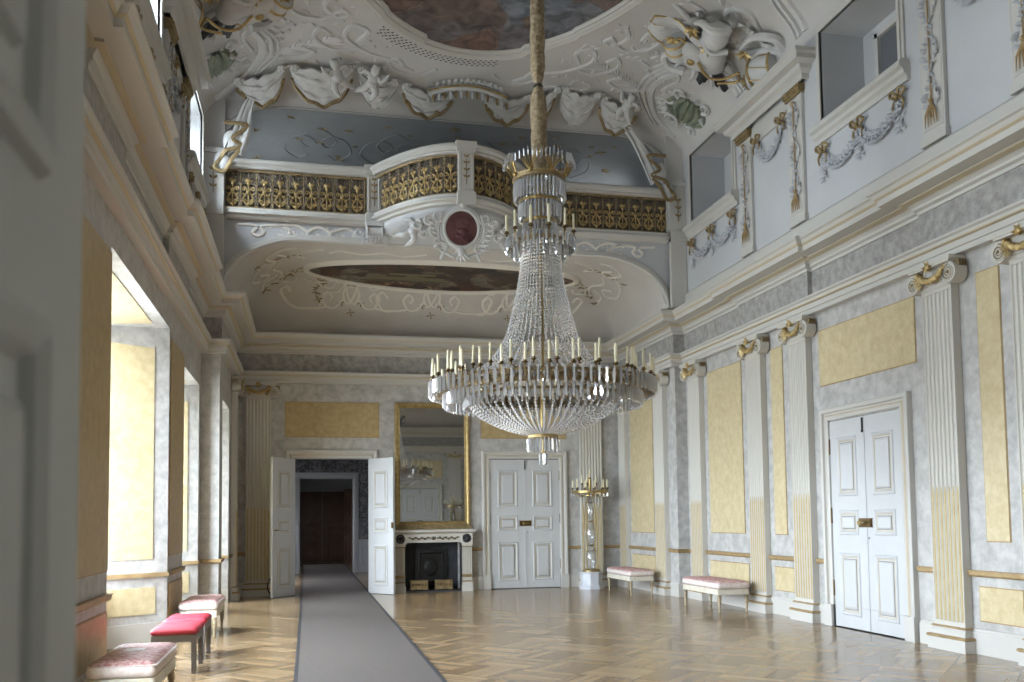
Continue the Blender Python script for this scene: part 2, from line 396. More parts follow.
# ceiling: a shallow mirror vault
def qe(t): t = min(max(t,0.),1.); return sqrt(max(1-(1-t)**2, 0))
def zceil(x, y):
    a = 8.5+.95*qe(min(x-XL, XR-x)/2.); b = 8.95+.5*qe((16.4-y)/1.4); c = 8.5+.95*qe((y-Y0)/1.4)
    b = min(b, c); k = .14; h = max(k-abs(a-b), 0)/k
    return min(a,b)-h*h*k/4
def ncl(x, y):   # unit normal into the room
    e = .02; d = Vector(((zceil(x+e,y)-zceil(x-e,y))/(2*e), (zceil(x,y+e)-zceil(x,y-e))/(2*e), -1.)); return d.normalized()
def edge(t): return .5-.5*cos(PI*t)
ceiling = struct(MB().grid(lambda u,v: (XL+(XR-XL)*edge(u), Y0+(16.4-Y0)*edge(v), zceil(XL+(XR-XL)*edge(u), Y0+(16.4-Y0)*edge(v))), 64, 72), 'ceiling', 'ceil', label='pale grey coved ceiling with stucco ornament', cat='ceiling', angle=60)

# alcove vault under the gallery
def arch(x):
    xl, xr = -1.42, 6.82
    t = min(x-xl, xr-x)/1.4
    return 5.58+.93*qe(t)
def zalc(x, y):
    a = arch(x); b = 5.56+1.12*qe((YB-y)/2.0)
    k = .18; h = max(k-abs(a-b),0)/k
    return min(a,b)-h*h*k/4
alc = struct(MB().grid(lambda u,v: ((-1.42+8.24*edge(u)), 16.36+(YB-16.36)*v, zalc(-1.42+8.24*edge(u), 16.36+(YB-16.36)*v)), 60, 30), 'ceiling_alcove', 'alcove', label='warm grey vault under the gallery around the oval painting', cat='ceiling', angle=60)

# gallery shell: spandrel wall, floor, back and side walls, ceiling
sp = MB()
NX = 96
for i in range(NX):
    xa, xb = XL+(XR-XL)*i/NX, XL+(XR-XL)*(i+1)/NX
    ba = arch(xa) if -1.42 < xa < 6.82 else 5.45; bb = arch(xb) if -1.42 < xb < 6.82 else 5.45
    sp.quad((xa,16.4,ba),(xb,16.4,bb),(xb,16.4,6.95),(xa,16.4,6.95))
wg = struct(sp, 'wall_gallery', 'upper', label='pale arched gallery front above the alcove', cat='wall')
def galy(x):
    u = (x-2.62)/1.45
    if abs(u) < 1: return 16.33-1.36*(1-u*u)
    return 16.33+.03*min((abs(u)-1)/.3, 1)
gf = MB()
for i in range(60):
    xa, xb = XLF+(XRF-XLF)*i/60, XLF+(XRF-XLF)*(i+1)/60
    gf.quad((xa,galy(xa),7.03),(xb,galy(xb),7.03),(xb,YB,7.03),(xa,YB,7.03))
struct(gf, 'floor_gallery', 'white_stone', label='gallery floor behind the balustrade', cat='floor')
def zgal(x, y):
    t = min(x-XLF, XRF-x, YB-y+.0)/1.2
    return 8.35+.62*qe(t)
gw = MB(); gw.quad((XLF,YB,7),(XRF,YB,7),(XRF,YB,8.5),(XLF,YB,8.5)); 
for a, b, c, d in ((16.4,17.8,7,8.5),(17.8,18.35,7,7.25),(17.8,18.35,8.2,8.5),(18.35,YB,7,8.5)): gw.quad((XLF,a,c),(XLF,b,c),(XLF,b,d),(XLF,a,d))
for a, b, c, d in ((16.4,18.3,7,8.5),(18.3,19.15,8.3,8.5),(19.15,YB,7,8.5)): gw.quad((XRF,a,c),(XRF,b,c),(XRF,b,d),(XRF,a,d))
gw.box(XRF,18.3,7.,XRF+.9,18.32,8.3); gw.box(XRF,19.13,7,XRF+.9,19.15,8.3); gw.box(XRF+.9,18.3,7,XRF+.92,19.15,8.3); gw.box(XRF,18.3,8.3,XRF+.92,19.15,8.32)
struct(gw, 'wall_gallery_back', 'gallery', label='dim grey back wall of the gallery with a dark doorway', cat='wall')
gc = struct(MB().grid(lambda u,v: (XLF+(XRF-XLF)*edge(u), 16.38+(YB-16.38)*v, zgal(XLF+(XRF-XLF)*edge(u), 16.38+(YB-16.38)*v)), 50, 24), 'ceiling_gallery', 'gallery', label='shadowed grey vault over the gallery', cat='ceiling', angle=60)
pr = MB()     # proscenium: closes the cove down to the gallery vault
for x0, x1 in ((XL, XLF+.06), (6.84, XR)): pr.box(x0, 16.3, 6.9, x1, 16.42, 8.98)
for i in range(60):
    xa, xb = XL+(XR-XL)*i/60, XL+(XR-XL)*(i+1)/60
    def lo(x): return 8.98-.55*max(0, 1-min(x-(XLF+.06), 6.84-x)/.75)**2 if XLF+.06 < x < 6.84 else 8.4
    za, zb = max(zceil(xa,16.4),8.5)+.05, max(zceil(xb,16.4),8.5)+.05
    ga, gb = [min(lo(q)-.03, (zgal(min(max(q,XLF),XRF),16.9) if XLF+.06 < q < 6.84 else 8.4)-.03) for q in (xa,xb)]
    pr.quad((xa,16.4,ga),(xb,16.4,gb),(xb,16.4,max(zb,lo(xb))),(xa,16.4,max(za,lo(xa))))
struct(pr, 'wall_gallery_arch', 'ceil', label='pale piers and head of the gallery opening', cat='wall')

# entablature round the room
RS = .07
per = [(XL,Y0),(XL,7.45),(XL+RS,7.45),(XL+RS,9.0),(XL,9.0),(XL,11.8),(XL+RS,11.8),(XL+RS,13.9),(XL,13.9),(XL,Y1),(XLF,Y1),(XLF,YB),(XRF,YB),(XRF,16.4),(XR,16.4),(XR,13.9),(XR-RS,13.9),(XR-RS,11.8),(XR,11.8),(XR,9.25),(XR-RS,9.25),(XR-RS,7.45),(XR,7.45),(XR,Y0)]
flat = [(XL,Y0),(XL,Y1),(XLF,Y1),(XLF,YB),(XRF,YB),(XRF,16.4),(XR,16.4),(XR,Y0)]
t1 = struct(MB().plan(flat, [(0,4.44),(.11,4.44),(.11,4.50),(.13,4.51),(.13,4.58),(.16,4.60),(.16,4.635),(.19,4.655),(.19,4.68),(0,4.69)], closed=True), 'trim_1', 'white', label='white banded architrave under the grey frieze', cat='trim', angle=25)
struct(MB().plan(per, [(.0,4.67),(.03,4.67),(.03,5.1),(0,5.1)], closed=True), 'trim_2', 'frieze', label='mottled grey frieze band below the cornice', cat='trim', angle=25)
t3 = struct(MB().plan(per, [(.0,5.07),(.05,5.07),(.05,5.11),(.09,5.13),(.09,5.16),(.13,5.20),(.19,5.225),(.19,5.245),(.34,5.26),(.36,5.262),(.36,5.34),(.39,5.355),(.42,5.40),(.45,5.415),(.45,5.44),(.40,5.47),(0,5.53)], closed=True), 'trim_3', 'white', label='deep white main cornice round the hall', cat='cornice', angle=25)
struct(MB().plan(per, [(.36,5.337),(.366,5.337),(.394,5.357),(.392,5.362),(.37,5.35)], closed=True), 'gilt_fillet', 'gold_line', t3, label='thin gilt fillet')
struct(MB().plan(per, [(.135,5.198),(.194,5.221),(.194,5.231),(.14,5.208)], closed=True), 'gilt_fillet', 'gold_line', t3)
struct(MB().plan(flat, [(.125,4.575),(.163,4.592),(.163,4.606),(.13,4.6)], closed=True), 'gilt_fillet', 'gold_line', t1)
for nm, x, s in (('baseboard_left_upper', XL, 1), ('baseboard_right_upper', XR, -1)):
    path = [(x,Y0),(x,16.4)] if s > 0 else [(x,16.4),(x,Y0)]
    struct(MB().plan(path, [(.06,5.5),(.06,5.82),(.03,5.86),(0,5.87)]), nm, 'white', label='white plinth band of the upper wall on the %s side' % ('window' if s > 0 else 'panelled'), cat='baseboard')

# skirting and chair rail
segs = {'left': [[(XL,Y0),(XL,4.2)], [(XL,7.0),(XL,8.95)], [(XL,12.65),(XL,14.1)], [(XL,16.05),(XL,Y1),(XLF,Y1),(XLF,16.85)]],
        'back': [[(XLF,18.25),(XLF,YB),(-.45,YB)], [(1.47,YB),(1.8,YB)], [(3.48,YB),(3.74,YB)], [(5.69,YB),(XRF,YB)]],
        'right': [[(XRF,YB),(XRF,16.4),(XR,16.4),(XR,11.66)], [(XR,9.66),(XR,Y0)]],
        'front': [[(XR,Y0),(5.69,Y0)], [(3.74,Y0),(1.47,Y0)]]}
for i, (side, sg) in enumerate(segs.items()):
    b = MB(); r = MB()
    for p in sg:
        b.plan(p, [(.035,0),(.035,.235),(.02,.26),(.02,.275),(0,.28)])
        r.plan(p, [(0,.84),(.03,.845),(.045,.865),(.045,.895),(.055,.90),(.055,.912),(0,.915)])
    w = {'left':'window side','back':'end wall','right':'panelled side','front':'entrance wall'}[side]
    struct(b, 'baseboard_'+side, 'white', label='white skirting along the '+w, cat='baseboard', angle=25)
    struct(r, 'trim_%d' % (4+i), 'rail', label='brown gilt chair rail along the '+w, cat='chair rail', angle=25)

# yellow stucco panels (parts of their walls)
def panel(wall, face, u0, u1, z0, z1, m='yellow'):
    mb = MB(); p = .012; g = .014; ln = MB()
    ax, c, s = face      # ('x', XR, -1): plane x = c, room on the s side
    def bx(b, ua, ub, za, zb, p0, p1):
        q0, q1 = sorted((c+s*p0, c+s*p1))
        if ax == 'x': b.box(q0, ua, za, q1, ub, zb)
        else: b.box(ua, q0, za, ub, q1, zb)
    bx(mb, u0, u1, z0, z1, -.02, p)
    for a in ((u0-g,u0,z0-g,z1+g),(u1,u1+g,z0-g,z1+g),(u0,u1,z0-g,z0),(u0,u1,z1,z1+g)): bx(ln, *a, -.02, .004)
    o = put(mb, 'wall_panel', m, wall, label='yellow stucco marble panel'); put(ln, 'panel_joint', 'rail', o)
R_ = ('x', XR, -1); L_ = ('x', XL, 1); RF = ('x', XRF, -1); LF = ('x', XLF, 1); B_ = ('y', YB, -1); F_ = ('y', Y0, 1)
for a in ((14.1,15.42,1.25,4.16),(12.72,13.08,1.25,4.16),(9.57,11.68,3.38,4.17),(8.18,8.51,1.24,4.17),(14.0,15.48,.4,.73),(12.55,13.13,.38,.73),(8.04,8.66,.37,.73),(5.2,6.9,1.25,4.16),(5.2,6.9,.38,.73),(2.0,4.2,1.25,4.16)): panel(wr, R_, *a)
for a in ((17.62,18.94,1.22,4.05),(17.6,18.94,.37,.73)): panel(wrf, RF, *a)
for a in ((-.45,1.5,3.32,4.05),(3.75,5.68,3.32,4.05)): panel(wb, B_, *a, m='yellow_shaded')
for a in ((-.45,1.5,3.32,4.05),(3.75,5.68,3.32,4.05)): panel(wf, F_, *a)
for a in ((12.74,14.06,1.12,4.0),(12.74,14.06,.34,.74),(7.1,8.93,1.12,4.05),(7.1,8.93,.34,.74),(1.4,3.9,1.15,4.)): panel(wl, L_, *a, m='yellow_shaded')

# tall windows in splayed niches
def tall_window(n, xw, y0, y1, h, label, s0=.6, s1=.6, xg=-2.62):
    root = thing('window_%d' % n, label, 'window', ((xw+xg)/2, (y0+y1)/2, 0), kind='structure')
    a0, a1 = y0+s0, y1-s1; hg = h-.12
    rv = MB(); rv.quad((xw,y0,0),(xg,a0,0),(xg,a0,hg),(xw,y0,h)); rv.quad((xw,y1,0),(xg,a1,0),(xg,a1,hg),(xw,y1,h)); rv.quad((xw,y0,h),(xw,y1,h),(xg,a1,hg),(xg,a0,hg))
    rv.box(xg-.1,a0-.05,-.02,xg,a1+.05,.72)
    for za, zb in ((hg-.05,hg+.6),): rv.box(xg-.1,a0-.6,za,xg-.02,a1+.6,zb)
    put(rv, 'reveal', 'stucco', root, world=True, angle=20)
    def on_jamb(A, B, u0, u1, z0, z1, t, nm, m):      # thin slab on the jamb from A (room edge) to B (glass edge)
        A, B = Vector(A), Vector(B); d = (B-A); nv = Vector((-d.y, d.x)).normalized()
        if nv.dot(Vector((0, (y0+y1)/2)) - Vector((0, A.y))) < 0: nv = -nv
        pa, pb = A+d*u0, A+d*u1; q = MB()
        P = [(pa-nv*.02), (pb-nv*.02), (pb+nv*t), (pa+nv*t)]
        q.add([(p.x,p.y,z0) for p in P]+[(p.x,p.y,z1) for p in P], [(3,2,1,0),(4,5,6,7),(0,1,5,4),(1,2,6,5),(2,3,7,6),(3,0,4,7)])
        put(q, nm, m, root, world=True)
    for A, B in (((xw,y0),(xg,a0)), ((xw,y1),(xg,a1))):
        on_jamb(A, B, .2, .97, 1.08, h-.3, .012, 'jamb_panel', 'yellow'); on_jamb(A, B, .16, .97, .38, .72, .012, 'jamb_panel', 'yellow')
        on_jamb(A, B, .0, 1., .85, .905, .045, 'jamb_rail', 'rail'); on_jamb(A, B, .0, 1., 0, .27, .03, 'jamb_skirting', 'white')
    so = MB(); f = lambda t, y: (xw+(xg-xw)*t, y, h+(hg-h)*t-.012)
    so.add([f(.18,y0+.42), f(.95,a0+.12), f(.95,a1-.12), f(.18,y1-.42)] + [Vector(f(.18,y0+.42))+Vector((0,0,.03)), Vector(f(.95,a0+.12))+Vector((0,0,.03)), Vector(f(.95,a1-.12))+Vector((0,0,.03)), Vector(f(.18,y1-.42))+Vector((0,0,.03))], [(0,1,2,3),(0,1,5,4),(1,2,6,5),(2,3,7,6),(3,0,4,7)])
    put(so, 'soffit_panel', 'yellow', root, world=True)
    fr = MB(); bw = .07
    fr.box(xg-.06,a0,.72,xg,a0+bw,hg); fr.box(xg-.06,a1-bw,.72,xg,a1,hg); fr.box(xg-.06,a0,hg-bw,xg,a1,hg); fr.box(xg-.06,a0,.72,xg,a1,.8); fr.box(xg-.06,a0,2.75,xg,a1,2.83)
    nm = max(2, round((a1-a0)/.6))
    for i in range(1, nm): y = a0+(a1-a0)*i/nm; fr.box(xg-.05,y-.025,.72,xg-.01,y+.025,hg)
    for z in (1.4,2.08,3.4): fr.box(xg-.045,a0,z-.015,xg-.015,a1,z+.015)
    put(fr, 'window_frame', 'white', root, world=True); sl = MB(); sl.box(xg-.02,a0,.72,xg+.1,a1,.76); put(sl, 'window_sill', 'white', root, world=True)
    put(MB().box(xg-.04,a0,.75,xg-.034,a1,hg), 'window_pane', 'pane', root, world=True)
    return (xg-.15, (a0+a1)/2, .72, hg, a1-a0)
PORT = []
for i, (a, b, h) in enumerate(LOW):
    PORT.append(tall_window(i+1, XL, a, b, h, ['deep window niche nearest the entrance door', 'wide bright window niche behind the pink bench', 'second window niche, beyond the yellow pier'][i], .6 if i < 2 else .4, .65 if i < 2 else .42))
PORT.append(tall_window(4, XLF, 16.85, 18.25, 3.72, 'narrow window niche under the gallery by the fluted pilaster', .25, .25))

# clerestory windows
def upper_window(n, x, s, c, label, lit):
    root = thing('window_%d' % n, label, 'window', (x, c, UZ0), kind='structure'); d = .68; xo = x-s*d
    y0, y1, z0, z1 = c-UPW, c+UPW, UZ0, UZ1
    rv = MB(); rv.quad((x,y0,z0),(xo,y0,z0),(xo,y0,z1),(x,y0,z1)); rv.quad((x,y1,z0),(xo,y1,z0),(xo,y1,z1),(x,y1,z1)); rv.quad((x,y0,z0),(x,y1,z0),(xo,y1,z0),(xo,y0,z0)); rv.quad((x,y0,z1),(x,y1,z1),(xo,y1,z1),(xo,y0,z1))
    i0, i1, j0, j1 = y0+.3, y1-.3, z0+.16, z1-.12
    for a in ((y0,i0,z0,z1),(i1,y1,z0,z1),(i0,i1,z0,j0),(i0,i1,j1,z1)): rv.quad((xo,a[0],a[2]),(xo,a[1],a[2]),(xo,a[1],a[3]),(xo,a[0],a[3]))
    put(rv, 'reveal', 'upper', root, world=True)
    def fbox(mb, ya, yb, za, zb, p0, p1): mb.box(min(x+s*p0,x+s*p1), ya, za, max(x+s*p0,x+s*p1), yb, zb)
    sr = MB()
    for w, p in ((.1,.03),(.05,.05)):
        fbox(sr, y0-w, y0, z0, z1+w, 0, p); fbox(sr, y1, y1+w, z0, z1+w, 0, p); fbox(sr, y0, y1, z1, z1+w, 0, p)
    put(sr, 'surround', 'white', root, world=True)
    sl = MB(); P = [(0,z0-.26),(.04,z0-.26),(.05,z0-.2),(.09,z0-.17),(.1,z0-.12),(.15,z0-.09),(.15,z0-.03),(.12,z0),(0,z0)]
    vs = [(x+s*p, y, z) for y in (y0-.16, y1+.16) for p, z in P]; k = len(P)
    sl.add(vs, [(a,a+1,k+a+1,k+a) for a in range(k-1)]+[tuple(range(k)), tuple(range(k,2*k))]); put(sl, 'window_sill', 'white', root, world=True, angle=20)
    fr = MB(); xf = xo-s*.03
    def gbox(ya, yb, za, zb, q=.06): fr.box(min(xf,xf+s*q), ya, za, max(xf,xf+s*q), yb, zb)
    gbox(i0,i0+.07,j0,j1); gbox(i1-.07,i1,j0,j1); gbox(i0,i1,j0,j0+.07); gbox(i0,i1,j1-.07,j1); gbox((i0+i1)/2-.03,(i0+i1)/2+.03,j0,j1,.05); gbox(i0,i1,j0+.3,j0+.34,.05)
    put(fr, 'window_frame', 'white', root, world=True)
    put(MB().box(xf-.003,i0,j0,xf+.003,i1,j1), 'window_pane', 'pane' if lit else 'glass_dark', root, world=True)
    if lit: PORT.append((xo-.1, c, j0, j1, i1-i0))
for i, c in enumerate(UPC):
    w = ['nearest the entrance', 'over the double door bay', 'beside the gallery'][i]
    upper_window(5+i, XL, 1, c, 'bright clerestory window on the window side '+w, True)
    upper_window(8+i, XR, -1, c, 'grey recessed clerestory window above the panelled wall '+w, False)

# rooms beyond the end wall, the anteroom behind the entrance, and what the two doorways are cut through
en = MB(); T = .34
def box_in(mb, x0, x1, y0, y1, z0, z1, skip=()):
    F = {'l':[(x0,y0,z0),(x0,y1,z0),(x0,y1,z1),(x0,y0,z1)], 'r':[(x1,y0,z0),(x1,y1,z0),(x1,y1,z1),(x1,y0,z1)], 'f':[(x0,y0,z0),(x1,y0,z0),(x1,y0,z1),(x0,y0,z1)], 'b':[(x0,y1,z0),(x1,y1,z0),(x1,y1,z1),(x0,y1,z1)], 't':[(x0,y0,z1),(x1,y0,z1),(x1,y1,z1),(x0,y1,z1)]}
    for k, q in F.items():
        if k not in skip: mb.quad(*q)
jm = MB()
for x0, x1, ya, yb in ((-.27,1.3,YB,YB+T), (-.27,1.3,Y0-T,Y0)):
    jm.quad((x0,ya,0),(x0,yb,0),(x0,yb,2.86),(x0,ya,2.86)); jm.quad((x1,ya,0),(x1,yb,0),(x1,yb,2.86),(x1,ya,2.86)); jm.quad((x0,ya,2.86),(x1,ya,2.86),(x1,yb,2.86),(x0,yb,2.86))
struct(jm, 'trim_doorway', 'door', label='white linings of the two open doorways', cat='doorway')
ant = MB(); box_in(ant, -2.4, 6., -3.8, Y0-T, 0, 4., skip=('b',))
for a in ((-2.4,-.27,0,4.),(1.3,6.,0,4.),(-.27,1.3,2.86,4.)): ant.quad((a[0],Y0-T,a[2]),(a[1],Y0-T,a[2]),(a[1],Y0-T,a[3]),(a[0],Y0-T,a[3]))
struct(ant, 'wall_anteroom', 'dimwall', label='walls of the room behind the entrance', cat='wall')
ya, yb = YB+T, 27.5
r2 = MB(); box_in(r2, -2.2, 4.2, ya, yb, 0, 4., skip=('f','b','l'))
for a in ((ya,23.3,0,4.),(24.1,yb,0,4.),(23.3,23.5,0,4.),(23.85,24.1,0,4.),(23.5,23.85,0,.5),(23.5,23.85,3.3,4.)): r2.quad((-2.2,a[0],a[2]),(-2.2,a[1],a[2]),(-2.2,a[1],a[3]),(-2.2,a[0],a[3]))
PORT.append((-2.3,23.675,.5,3.3,.35))  # unseen slit added to let some daylight into this dark room
for a in ((-2.2,-.27,0,4.),(1.3,4.2,0,4.),(-.27,1.3,2.86,4.)): r2.quad((a[0],ya,a[2]),(a[1],ya,a[2]),(a[1],ya,a[3]),(a[0],ya,a[3]))
for a in ((-2.2,-.2,.0,4.),(1.32,4.2,.0,4.),(-.2,1.32,2.78,4.)): r2.quad((a[0],yb,a[2]),(a[1],yb,a[2]),(a[1],yb,a[3]),(a[0],yb,a[3]))
struct(r2, 'wall_wallpapered_room', 'paper', label='dark floral wallpaper in the room beyond the open doorway', cat='wall')
wn = MB()
for a in ((-2.2,-.38),(1.46,4.2)):
    wn.box(a[0],yb-.03,0,a[1],yb,.95); wn.box(a[0],yb-.05,.92,a[1],yb,.97)
    wn.frame(a[0]+.12 if a[0] > 0 else a[0]+.1, .22, a[0]+.6 if a[0] > 0 else a[1]-.1, .8, [(0,0),(0,.02),(.03,.02),(.04,0)], yb-.03)
struct(wn, 'trim_dado', 'dimwall', label='grey panelled dado in the wallpapered room', cat='dado')
fr2 = MB().frame(-.2, -.3, 1.32, 2.78, [(0,0),(0,.03),(-.05,.05),(-.12,.05),(-.18,.03),(-.18,0)], yb)
struct(fr2, 'door_5', 'dimwall', label='grey moulded door frame in the wallpapered room', cat='doorway', angle=20)
r3 = MB(); box_in(r3, -1.2, 2.6, yb, 34.3, 0, 3.6, skip=('f','l'))
for a in ((yb,30.62,0,3.6),(30.74,34.3,0,3.6),(30.62,30.74,0,1.),(30.62,30.74,2.4,3.6)): r3.quad((-1.2,a[0],a[2]),(-1.2,a[1],a[2]),(-1.2,a[1],a[3]),(-1.2,a[0],a[3]))
PORT.append((-1.3,30.68,1.,2.4,.12))  # another slit out of view, added to lighten the far doors
pass; struct(r3, 'wall_far_room', 'dimwall', label='walls of the farthest dim room', cat='wall')

# gallery side window added to brighten the gallery, and the matching vault over the entrance end
gwn = thing('window_11', 'small gallery window added for its daylight, behind the balustrade on the window side', 'window', (XLF, 18.15, 7.25), kind='structure')
g = MB()
for a in ((17.8,17.86,7.25,8.2),(18.29,18.35,7.25,8.2),(17.8,18.35,7.25,7.31),(17.8,18.35,8.14,8.2)): g.box(XLF-.12,a[0],a[2],XLF-.07,a[1],a[3])
put(g, 'window_frame', 'white', gwn, True); put(MB().box(XLF-.10,17.8,7.25,XLF-.095,18.35,8.2), 'window_pane', 'pane', gwn, True); PORT.append((XLF-.2,18.075,7.25,8.2,.55))
ea = MB().grid(lambda u,v: (-1.42+8.24*edge(u), 3.6-3.3*v, zalc(-1.42+8.24*edge(u), 16.36+3.3*v)), 40, 16)
struct(ea, 'ceiling_entrance', 'alcove', label='warm grey vault over the entrance end', cat='ceiling', angle=60)
es = MB()
for i in range(48):
    xa, xb = XL+(XR-XL)*i/48, XL+(XR-XL)*(i+1)/48
    ba = arch(xa) if -1.42 < xa < 6.82 else 5.45; bb = arch(xb) if -1.42 < xb < 6.82 else 5.45
    es.quad((xa,3.6,ba-.02),(xb,3.6,bb-.02),(xb,3.6,9.6),(xa,3.6,9.6))
struct(es, 'wall_entrance_arch', 'upper', label='pale wall above the vault of the entrance end', cat='wall')
# ------------------------------------------------------------------ doors
LEAFW, LEAFH = .79, 2.84
PZ = ((1.79,2.6),(1.265,1.6),(.176,1.02))
def door_leaf(parent, x0, hinge_left=True, m='door', pz=PZ, w=LEAFW, h=LEAFH, sides=(-1,), hinges=True, px=(.17,.17), gilt=True):
    """leaf from x0 to x0+w in local XZ, front face at y=-.025; parts: leaf > door_panel, gilt lines, hinges"""
    b = MB().box(x0, -.025, .012, x0+w, .025, h)
    lf = put(b, 'leaf', m, parent)
    for s in sides:
        y = s*.025
        for z0, z1 in pz:
            g = MB(); dl = MB()
            a0, a1 = x0+px[0], x0+w-px[1]
            p = MB().frame(a0, z0, a1, z1, [(0,0),(.006,.014),(.02,.02),(.04,.012),(.052,.0)], y, s)
            q = .115 if z1-z0 > .5 else .10
            p.frame(a0, z0, a1, z1, [(.085,0),(.09,.012),(q,.02),(q,.02)], y, s)
            p.quad((a0+q,y+s*.02,z0+q),(a1-q,y+s*.02,z0+q),(a1-q,y+s*.02,z1-q),(a0+q,y+s*.02,z1-q))
            g.frame(a0, z0, a1, z1, [(.050,.0),(.052,.006),(.062,.006),(.064,0)], y, s)
            dl.frame(a0, z0, a1, z1, [(.078,.0),(.079,.004),(.085,.004),(.086,0)], y, s)
            put(p, 'door_panel', m, lf, angle=20); 
            if gilt: put(g, 'gilt_beading', 'gold_line', lf); put(dl, 'panel_groove', 'groove', lf)
    if hinges:
        hx = x0-.004 if hinge_left else x0+w+.004
        for z in (.42, 1.42, 2.38):
            put(MB().lathe([(0,0),(.012,0),(.012,.2),(.006,.22),(0,.225)], 8, (hx,-.032,z), caps=False), 'hinge', 'brass_dark', lf)
    return lf

FR_PROF = [(0,0),(0,.05),(-.02,.06),(-.05,.06),(-.07,.045),(-.10,.045),(-.11,.075),(-.15,.085),(-.175,.07),(-.175,0)]
def door_frame(parent, x0, x1, h, wallt=.0):
    f = MB().frame(x0, -.6, x1, h, FR_PROF, 0.)
    f.v = [(x,y,max(z,.0)) for x,y,z in f.v]
    for s, xa in ((-1, x0), (1, x1)): f.box(min(xa,xa+s*.18), -.09, 0, max(xa,xa+s*.18), 0, .3)
    o = put(f, 'door_frame', 'white', parent, angle=20)
    g = MB().frame(x0, -.6, x1, h, [(-.051,.058),(-.053,.062),(-.068,.052),(-.072,.046)], 0.); g.v = [(x,y,max(z,.3)) for x,y,z in g.v]
    put(g, 'gilt_fillet', 'gold_line', o, angle=20); return o

def lock(parent, x, z, w=.26):
    l = MB().box(x-w/2,-.055,z-.05,x+w/2,-.022,z+.05); l.box(x-w/2-.01,-.045,z-.06,x+w/2+.01,-.022,z-.05); l.box(x-w/2-.01,-.045,z+.05,x+w/2+.01,-.022,z+.06)
    o = put(l, 'lock_case', 'brass_dark', parent)
    k = MB(); k.lathe([(.012,0),(.012,-.03),(.03,-.035),(.03,-.06),(.015,-.07)], 10, (x-.05,-.055,z), 'y'); k.tube([(x+.05,-.06,z),(x+.05,-.1,z),(x+.0,-.105,z),(x-.02,-.1,z-.005)], .009)
    put(k, 'handle', 'brass', o)
    e = MB().lathe([(.012,0),(.012,-.006)], 10, (x+.05,-.024,z-.2), 'y'); put(e, 'keyhole', 'black', parent)

def double_door(n, loc, rz, label):
    r = thing('door_%d' % n, label, 'double door', loc, rz, kind='structure')
    w = LEAFW*2
    door_frame(r, -w/2-.005, w/2+.005, LEAFH+.02)
    dl = MB().box(-w/2-.12,.026,0,w/2+.12,.09,LEAFH+.12); put(dl, 'rebate', 'dark_line', r)
    door_leaf(r, -w/2, True); door_leaf(r, 0., False)
    st = MB().box(-.022,-.034,.02,.022,-.024,LEAFH-.01); put(st, 'cover_strip', 'door', r)
    lock(r, 0., 1.43); b = MB().box(-.01,-.05,LEAFH-.2,.01,-.034,LEAFH-.02); b.ball((0,-.045,LEAFH-.2),.016,.016,.02); put(b, 'bolt', 'black', r)
    return r
double_door(1, (4.715, YB-.0, 0), 0., 'closed white double door in the end wall beside the mirror')
double_door(2, (XR, 10.66, 0), -PI/2, 'closed white double door in the yellow panelled side wall')
double_door(3, (4.715, Y0, 0), PI, 'closed white double door in the entrance wall')
d4 = thing('door_4', 'white doorway standing open at the end of the grey carpet', 'double door', (.515, YB, 0), 0., kind='structure')
door_frame(d4, -.785, .785, 2.86)
def swung(n, hx, hy, ang, left, label, m='door', **k):
    r = thing('door_leaf', label, 'door leaf', (hx, hy, 0), ang)
    lf = door_leaf(r, 0. if left else -LEAFW, left, m, sides=(-1,1), hinges=False, **k); return r, lf
a, lf = swung(1, -.262, YB-.105, math.radians(-123), True, 'open door leaf folded back towards the fluted pilaster, its face in shade')
put(MB().tube([(.74,.03,1.36),(.74,.07,1.36),(.66,.075,1.36)], .012), 'handle', 'brass_dark', a)
a, lf = swung(2, 1.292, YB-.105, math.radians(126), False, 'open door leaf beside the fireplace, bright in the window light')
put(MB().box(-.75,.024,1.37,-.79,.05,1.49), 'lock_case', 'brass_dark', a)
# near leaf of the entrance doorway (the camera stands in that doorway)
near = thing('door_leaf', 'large white open door leaf close to the viewer', 'door leaf', (-.275, Y0-.02, 0), PI/2)
door_leaf(near, 0., True, 'door_lifted', pz=((1.875,2.65),(1.3,1.745),(.2,1.05)), sides=(-1,), hinges=False, px=(.17,.175), w=.82, gilt=False)
put(MB().box(.815,-.012,1.50,.823,.012,1.54), 'latch', 'brass_dark', near)
dfl = thing('door_6', 'doorway frame in the entrance wall', 'doorway', (.515, Y0, 0), PI, kind='structure'); door_frame(dfl, -.785, .785, 2.86)
# brown doors beyond
bd = thing('door_7', 'dark brown panelled double door at the far end of the enfilade', 'double door', (.55, 34.2, 0), 0., kind='structure')
door_leaf(bd, -.8, True, 'brown_wood', h=2.6, pz=((1.6,2.45),(.95,1.45),(.15,.8)), gilt=False); door_leaf(bd, .0, False, 'brown_wood', h=2.6, pz=((1.6,2.45),(.95,1.45),(.15,.8)), gilt=False)
bl = thing('door_leaf', 'brown wooden leaf standing open in the dim enfilade', 'door leaf', (1.3, 33.2, 0), math.radians(112)); door_leaf(bl, -.8, False, 'brown_wood', h=2.65, pz=((1.6,2.45),(.95,1.45),(.15,.8)), sides=(-1,1), hinges=False, gilt=False)

